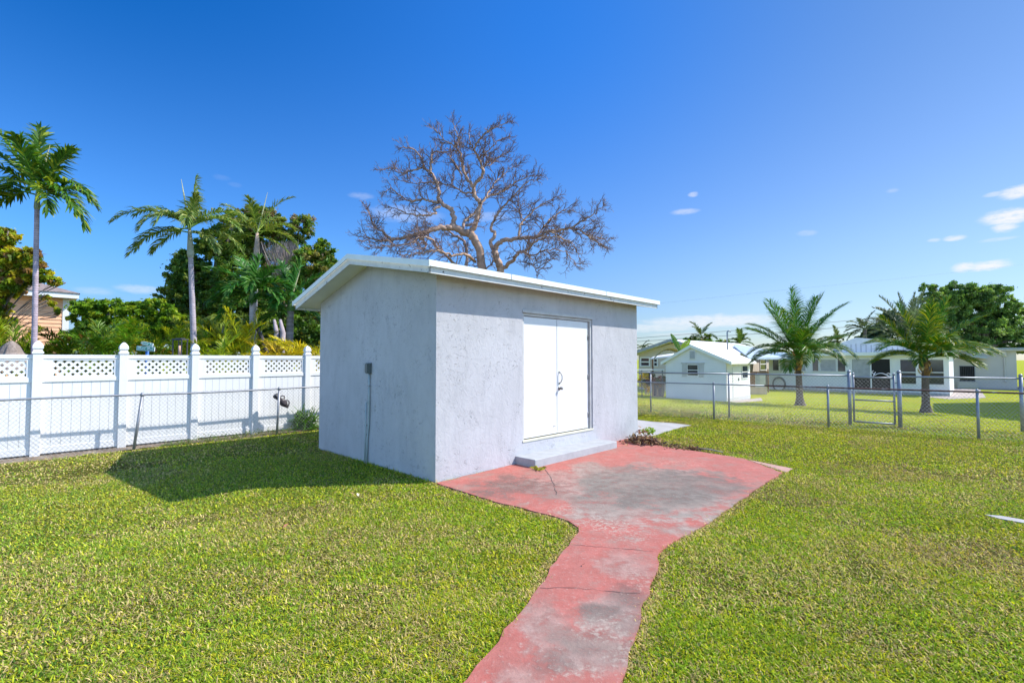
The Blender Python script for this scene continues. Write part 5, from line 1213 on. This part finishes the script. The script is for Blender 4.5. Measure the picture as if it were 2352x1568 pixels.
limbs = [
 ([(1205,1500),(1190,1330),(1170,1170),(1130,1060),(1085,1005),(1030,985),(965,958)], .20, .15, 0, 9),
 ([(965,958),(900,958),(830,965),(760,990),(680,1010),(600,1030),(500,1052),(430,1000),(360,955)], .13, .03, -.8, .25),
 ([(360,955),(330,900),(300,820)], .03, .012, -.9, 0), ([(500,1052),(420,1060),(330,1040),(250,1000)], .04, .012, -.9, 0),
 ([(960,950),(965,880),(940,820),(880,780),(850,740),(850,680),(830,600),(790,540),(740,500),(710,420),(640,350),(560,350)], .11, .02, .6, .25),
 ([(850,762),(780,755),(700,745),(630,755),(560,720),(480,660),(430,700)], .06, .015, 1.0, .15),
 ([(860,790),(810,820),(830,850),(740,865),(660,860),(560,830),(480,800)], .06, .015, -.8, .3),
 ([(790,540),(795,460),(805,390),(880,380),(960,370)], .05, .015, .6, .1), ([(720,500),(640,520),(560,540),(480,505),(400,520)], .04, .012, 1.2, .1),
 ([(1095,1005),(1130,930),(1150,850),(1165,780),(1130,710),(1110,640),(1060,570),(1030,480),(1020,400),(985,340),(1000,265),(960,160)], .12, .015, .2, .3),
 ([(1115,645),(1180,570),(1190,510),(1160,430),(1120,360),(1180,270),(1240,210),(1320,180),(1395,145)], .07, .012, -.4, .15),
 ([(1120,370),(1090,300),(1080,230)], .03, .012, -.6, 0), ([(985,340),(900,290),(850,230),(800,190)], .03, .010, .3, 0), ([(1160,430),(1240,360),(1310,290),(1380,265)], .03, .01, -.6, 0),
 ([(1170,775),(1220,728),(1300,700),(1380,650),(1450,600),(1530,570),(1620,560)], .06, .012, .9, .1), ([(1220,728),(1260,640),(1330,560),(1420,490),(1470,470)], .035, .01, 1.2, .1),
 ([(1110,690),(1040,690),(960,640),(860,622),(760,610),(640,620),(540,590)], .045, .012, 1.6, .1),
 ([(1030,970),(1060,900),(1120,850),(1165,790)], .07, .05, .9, .3), ([(1060,940),(1130,930),(1140,910)], .06, .02, -.6, .5),
 ([(1190,510),(1270,450),(1340,400),(1400,380)], .03, .01, .8, 0), ([(1030,560),(940,420),(880,360)], .04, .012, 1.2, .1),
 ([(1340,1500),(1325,1300),(1305,1220),(1265,1130)], .19, .14, 0, 9),
 ([(1265,1130),(1248,1080),(1282,1000),(1245,960),(1300,860),(1370,770),(1450,690),(1530,610),(1600,590)], .09, .012, .6, .3),
 ([(1280,1130),(1320,1065),(1400,1050),(1480,1040),(1600,1030),(1700,985),(1850,960),(1960,900),(2040,850),(2110,790)], .11, .012, -.5, .2),
 ([(1462,1035),(1470,960),(1500,900),(1600,810),(1680,760),(1780,710)], .06, .012, .5, .15), ([(1850,962),(1950,990),(2060,1040),(2150,1040)], .035, .01, -.8, 0), ([(1960,1000),(2060,1070),(2140,1120)], .025, .01, -.9, 0),
 ([(1340,1265),(1420,1210),(1450,1160),(1530,1120),(1600,1060),(1700,1030),(1830,1060),(1900,1120)], .09, .012, -1., .2), ([(1500,1140),(1560,1170),(1620,1150),(1720,1120),(1820,1150),(1900,1250)], .04, .01, -1.4, .1),
 ([(1600,1030),(1700,900),(1800,830),(1880,800)], .04, .01, 1.2, .1), ([(1700,985),(1760,1020),(1860,1070),(1920,1180)], .04, .01, 1.4, .1), ([(1500,900),(1460,800),(1460,720)], .03, .01, .9, .1),
 ([(1065,1400),(1060,1150),(1040,1060),(960,1010),(880,960),(780,960),(680,960)], .09, .015, 1.8, .2),
 ([(985,1245),(870,1140),(790,1050),(700,1040),(600,1085),(450,1100),(330,1120)], .06, .012, -1.6, .15), ([(1130,1220),(1050,1160),(950,1170),(820,1130),(700,1160),(560,1170)], .07, .012, -1.8, .2),
 ([(1205,1280),(1270,1220),(1280,1150)], .03, .015, -.4, .3), ([(1600,1300),(1560,1200),(1500,1150)], .015, .01, -1.4, 0), ([(700,1040),(760,1090),(700,1120),(600,1140)], .03, .01, -1.5, 0),
]
for (pts, ra, rb, dy, start) in limbs:
    m = len(pts); W3 = []
    for i, p in enumerate(pts):
        Yd = TY + (dy*min(1, i/(m-1)*1.6) if start != 9 else 0); W3.append(at(*cpx(*p), Yd))
    if start == 9 or pts[0][1] == 1400:
        W3.insert(0, np.array([W3[0][0]+.1, W3[0][1], -.1]))
    Cv = crv(W3, 5); Cv[1:-1] += rng.normal(0, .018, (len(Cv)-2, 3)); nC = len(Cv)
    cc_ = barkc*rng.uniform(.9, 1.15, (nC, 1)); cc_[rng.random(nC) < .2] *= 1.25
    br.tube(Cv, np.linspace(ra, rb, nC)*.80, 9 if ra > .05 else 6, False, col=cc_)
    if start == 9: continue
    dist = np.concatenate([[0], np.cumsum(np.linalg.norm(np.diff(Cv, axis=0), axis=1))]); s = dist[-1]*start+.1
    while s < dist[-1]:
        i = min(nC-2, np.searchsorted(dist, s)-1); i = max(i, 0); ax = Cv[i+1]-Cv[i]; ax /= np.linalg.norm(ax)
        sd = np.cross(ax, rng.normal(size=3)); sd /= np.linalg.norm(sd); f = s/dist[-1]; out = Cv[i]-cen; out /= np.linalg.norm(out)+1e-9
        sprout(Cv[i], ax*.6+sd*.9+out*.35+np.array([0, 0, .15]), rng.uniform(.38, .70)*(1.15-.45*f), .017*(1.2-.5*f), 2)
        s += rng.uniform(.075, .16)
    for _ in range(4): sprout(Cv[-1], (Cv[-1]-Cv[-3])/np.linalg.norm(Cv[-1]-Cv[-3])+rng.normal(0, .5, 3), rng.uniform(.18, .38), .011, 3)
br.build('trunk', M['gbark'], bt, True); tw.build('twigs', M['gbark'], bt)

# ------------------------------------------------------------------ overhead wires
def wire(name, pts, label, r=.012, grp='overhead power lines'):
    P = [at(*p) for p in pts]; mb = MB(); mb.tube(crv(P, 8), r, 4, False); tag(mb.build(name, M['cable']), label, 'cable', grp)
wire('power_line', [(1200, 796, 60), (1467, 776, 60), (1780, 751, 60), (2100, 722, 60), (2500, 680, 60)], 'upper of the two close overhead wires above the beige house', .022)
wire('power_line', [(1200, 800, 60), (1467, 784, 60), (1680, 770, 60), (1800, 762, 60), (2100, 740, 60), (2500, 716, 60)], 'lower of the two close overhead wires above the beige house', .026)
wire('power_line', [(1300, 714, 70), (1510, 697, 70), (1800, 666, 70), (2100, 636, 70), (2500, 590, 70)], 'faint highest overhead wire rising to the right across the sky', .006)
wire('power_line', [(1900, 752, 70), (2100, 738, 70), (2300, 708, 70), (2500, 680, 70)], 'faint wire disappearing into the shade tree at the right', .006)

# added slab out of view at the right, shaped to cast the lawn shadow
sh_ = [G(2150, 946), G(2352, 968), G(2420, 968), G(2420, 922), G(2352, 922), G(2150, 925)]
shadow_caster = thing('canopy', 'added flat shadow caster out of view beyond the right edge, shading the lawn', 'canopy', sh_[2])
hC = 4.7; top_ = [p*[1, 1, 0]+SD/SD[2]*(hC+.45) for p in sh_]; top_ = [np.array([p[0], p[1], hC]) for p in top_]
mb = MB(); mb.prism(top_, (0, 0, .14)); print('CASTER', [(round(CX+F*p[0]/p[1])) for p in top_]); mb.build('roof', M['roofw'], shadow_caster)
for p in top_:
    if p[0]/p[1] < 1.1: continue
    mb = MB(); mb.tube([[p[0], p[1], -.5], [p[0], p[1], hC]], .05, 8); mb.build('post', M['vinyl'], shadow_caster)

# ------------------------------------------------------------------ grass
def grass(name, nfun, label):
    Vs = []; Fs = []; Cs = []
    tot_n = 0
    ex = [patio_out, slab2]; shedP = np.array([W(-.0, -.0)[:2], W(SL, 0)[:2], W(SL, SW)[:2], W(0, SW)[:2]])
    ex2 = [shedP, chip[:, :2], rslab]
    for (r0, r1, dens, w0, h0) in nfun:
        A = 1.12*1.2*(r1*r1-r0*r0)*1.02
        n = int(A*dens); r = np.sqrt(rng.uniform(r0*r0, r1*r1, n)); a = rng.uniform(-R(56), R(56), n); x = r*np.sin(a); y = r*np.cos(a)
        fy = y; keep = (fy > 1.6)
        uu = (x-O[0])*U[0]+(y-O[1])*U[1]; vv = (x-O[0])*V[0]+(y-O[1])*V[1]
        keep &= ~((vv > 5.95+.2*fbm(x, y, 2., 20)) & (uu < 12)); keep &= (vv < 6.1) | (uu > 9)
        keep &= uu < 23
        keep &= ~((uu > uH-.3) & (vv > vH)) & ~((uu > uB-.05) & (uu < uC) & (vv > vB) & (vv < vA)) & ~(uu > uW-1)
        for P in ex:
            # let a few blades lean over the edge
            jx = x+rng.normal(0, .022, n); jy = y+rng.normal(0, .022, n); keep &= ~inpoly(jx, jy, P)
        for P in ex2: keep &= ~inpoly(x, y, P)
        x, y, uu, vv = x[keep], y[keep], uu[keep], vv[keep]; n = len(x)
        thin = fbm(x, y, .9, 30); dry = fbm(x, y, .55, 40)*.6+fbm(x, y, 3.1, 44)*.4
        k2 = rng.random(n) < np.clip(1.25-1.1*np.clip(dry-.50, 0, 1)*3.2, .25, 1); x, y, uu, vv, dry = x[k2], y[k2], uu[k2], vv[k2], dry[k2]; n = len(x)
        z = gz(np.stack([x, y, 0*x], 1))-.016
        th = rng.uniform(0, 2*math.pi, n); lean = np.abs(rng.normal(1.08, .30, n)); lean = np.clip(lean, .1, 1.45)
        h = h0*rng.uniform(.55, 1.25, n)*(.8+.5*fbm(x, y, 1.6, 50))*np.where((uu > -.11) & (uu < 0) & (vv > -.05) & (vv < 3.7), rng.uniform(1., 2.4, n), 1); wd = w0*rng.uniform(.6, 1.3, n)
        dr = np.stack([np.cos(th)*np.sin(lean), np.sin(th)*np.sin(lean), np.cos(lean)], 1); sd = np.stack([-np.sin(th+rng.normal(0, .5, n)), np.cos(th), 0*th], 1)
        p = np.stack([x, y, z], 1); m_ = p+dr*(h*.6)[:, None]; d2 = dr+np.array([0, 0, -.5])*rng.uniform(0, 1.6, n)[:, None]; d2 /= np.linalg.norm(d2, axis=1)[:, None]; t_ = m_+d2*(h*.55)[:, None]
        wv = sd*(wd*.5)[:, None]
        Vv = np.stack([p-wv*.8, p+wv*.8, m_+wv, m_-wv, t_], 1).reshape(-1, 3)
        far = np.clip((uu-11)/3, 0, 1)
        g1 = np.array((.25, .39, .012)); g2 = np.array((.52, .54, .012)); g3 = np.array((.66, .52, .22)); g4 = np.array((.10, .22, .010)); g5 = np.array((.52, .56, .004))
        vq = np.clip((vnoise(x, y, 24, 70)-.5)*1.5+.5, 0, 1); q_ = np.clip(.45*rng.random(n)+.55*vq, 0, 1); gold = np.clip((fbm(x, y, .5, 80)-.47)*4+np.clip(x/9, -.3, .45), 0, 1)[:, None]; pd = np.clip((dry-.44)*2.6, 0.12, .50)
        if r0 < 9:
            de = np.full(n, 9.); near = np.where((uu > -1.5) & (uu < 6) & (vv < 1.5))[0]
            for q0 in patio_out[::1]: de[near] = np.minimum(de[near], np.hypot(x[near]-q0[0], y[near]-q0[1]))
            pd = np.maximum(pd, np.clip(1.05-de/.16, 0, .85))
        c = np.where((q_ < .52)[:, None], g1*(1-.3*gold)+np.array((.45, .40, .012))*.3*gold, g2*(1-.5*gold)+np.array((.62, .50, .012))*.5*gold); c = np.where((q_ > .74)[:, None], g4, c)
        c = c*(1-far[:, None]*.75)+(g5*far[:, None]*.75)
        isd = rng.random(n) < pd*(1-.6*far); c = np.where(isd[:, None], g3*rng.uniform(.6, 1.15, (n, 1)), c)
        lf = np.clip(-x/6+.15, 0, 1)[:, None]; c = c*np.array((1.10, 1.08, 1.)) + np.array((.012, .012, .03))*lf + np.array((.005, .004, .006))
        br_ = (fbm(x, y, 1.15, 90) > .615) & (x > 2.2) & (rng.random(n) < .38); c = np.where(br_[:, None], np.array((.46, .33, .15))*rng.uniform(.6, 1.3, (n, 1)), c)
        c = c*rng.uniform(.5, 1.38, (n, 1))*(.85+.3*fbm(x, y, .8, 60))[:, None]
        Vs.append(Vv); Cs.append(np.repeat(c, 5, axis=0)); k0 = np.arange(n)[:, None]*5+tot_n; tot_n += n*5
        Fs.append((k0+[0, 1, 2, 3], k0+[3, 2, 4]))
    mb = MB(); mb.v = [np.vstack(Vs)]; mb.c = [np.vstack(Cs)]; mb.has = True; mb.f = [np.vstack([f[0] for f in Fs]), np.vstack([f[1] for f in Fs])]
    tag(mb.build(name, M['blade']), label, 'grass', kind='stuff')
grass('grass', [(1.7, 3.6, 17000, .0054, .032), (3.6, 6., 9500, .0066, .033), (6., 9.5, 5000, .0082, .033), (9.5, 15., 1900, .0125, .034), (15., 33., 380, .024, .04)], 'short patchy lawn grass mixed with dry straw-coloured blades')
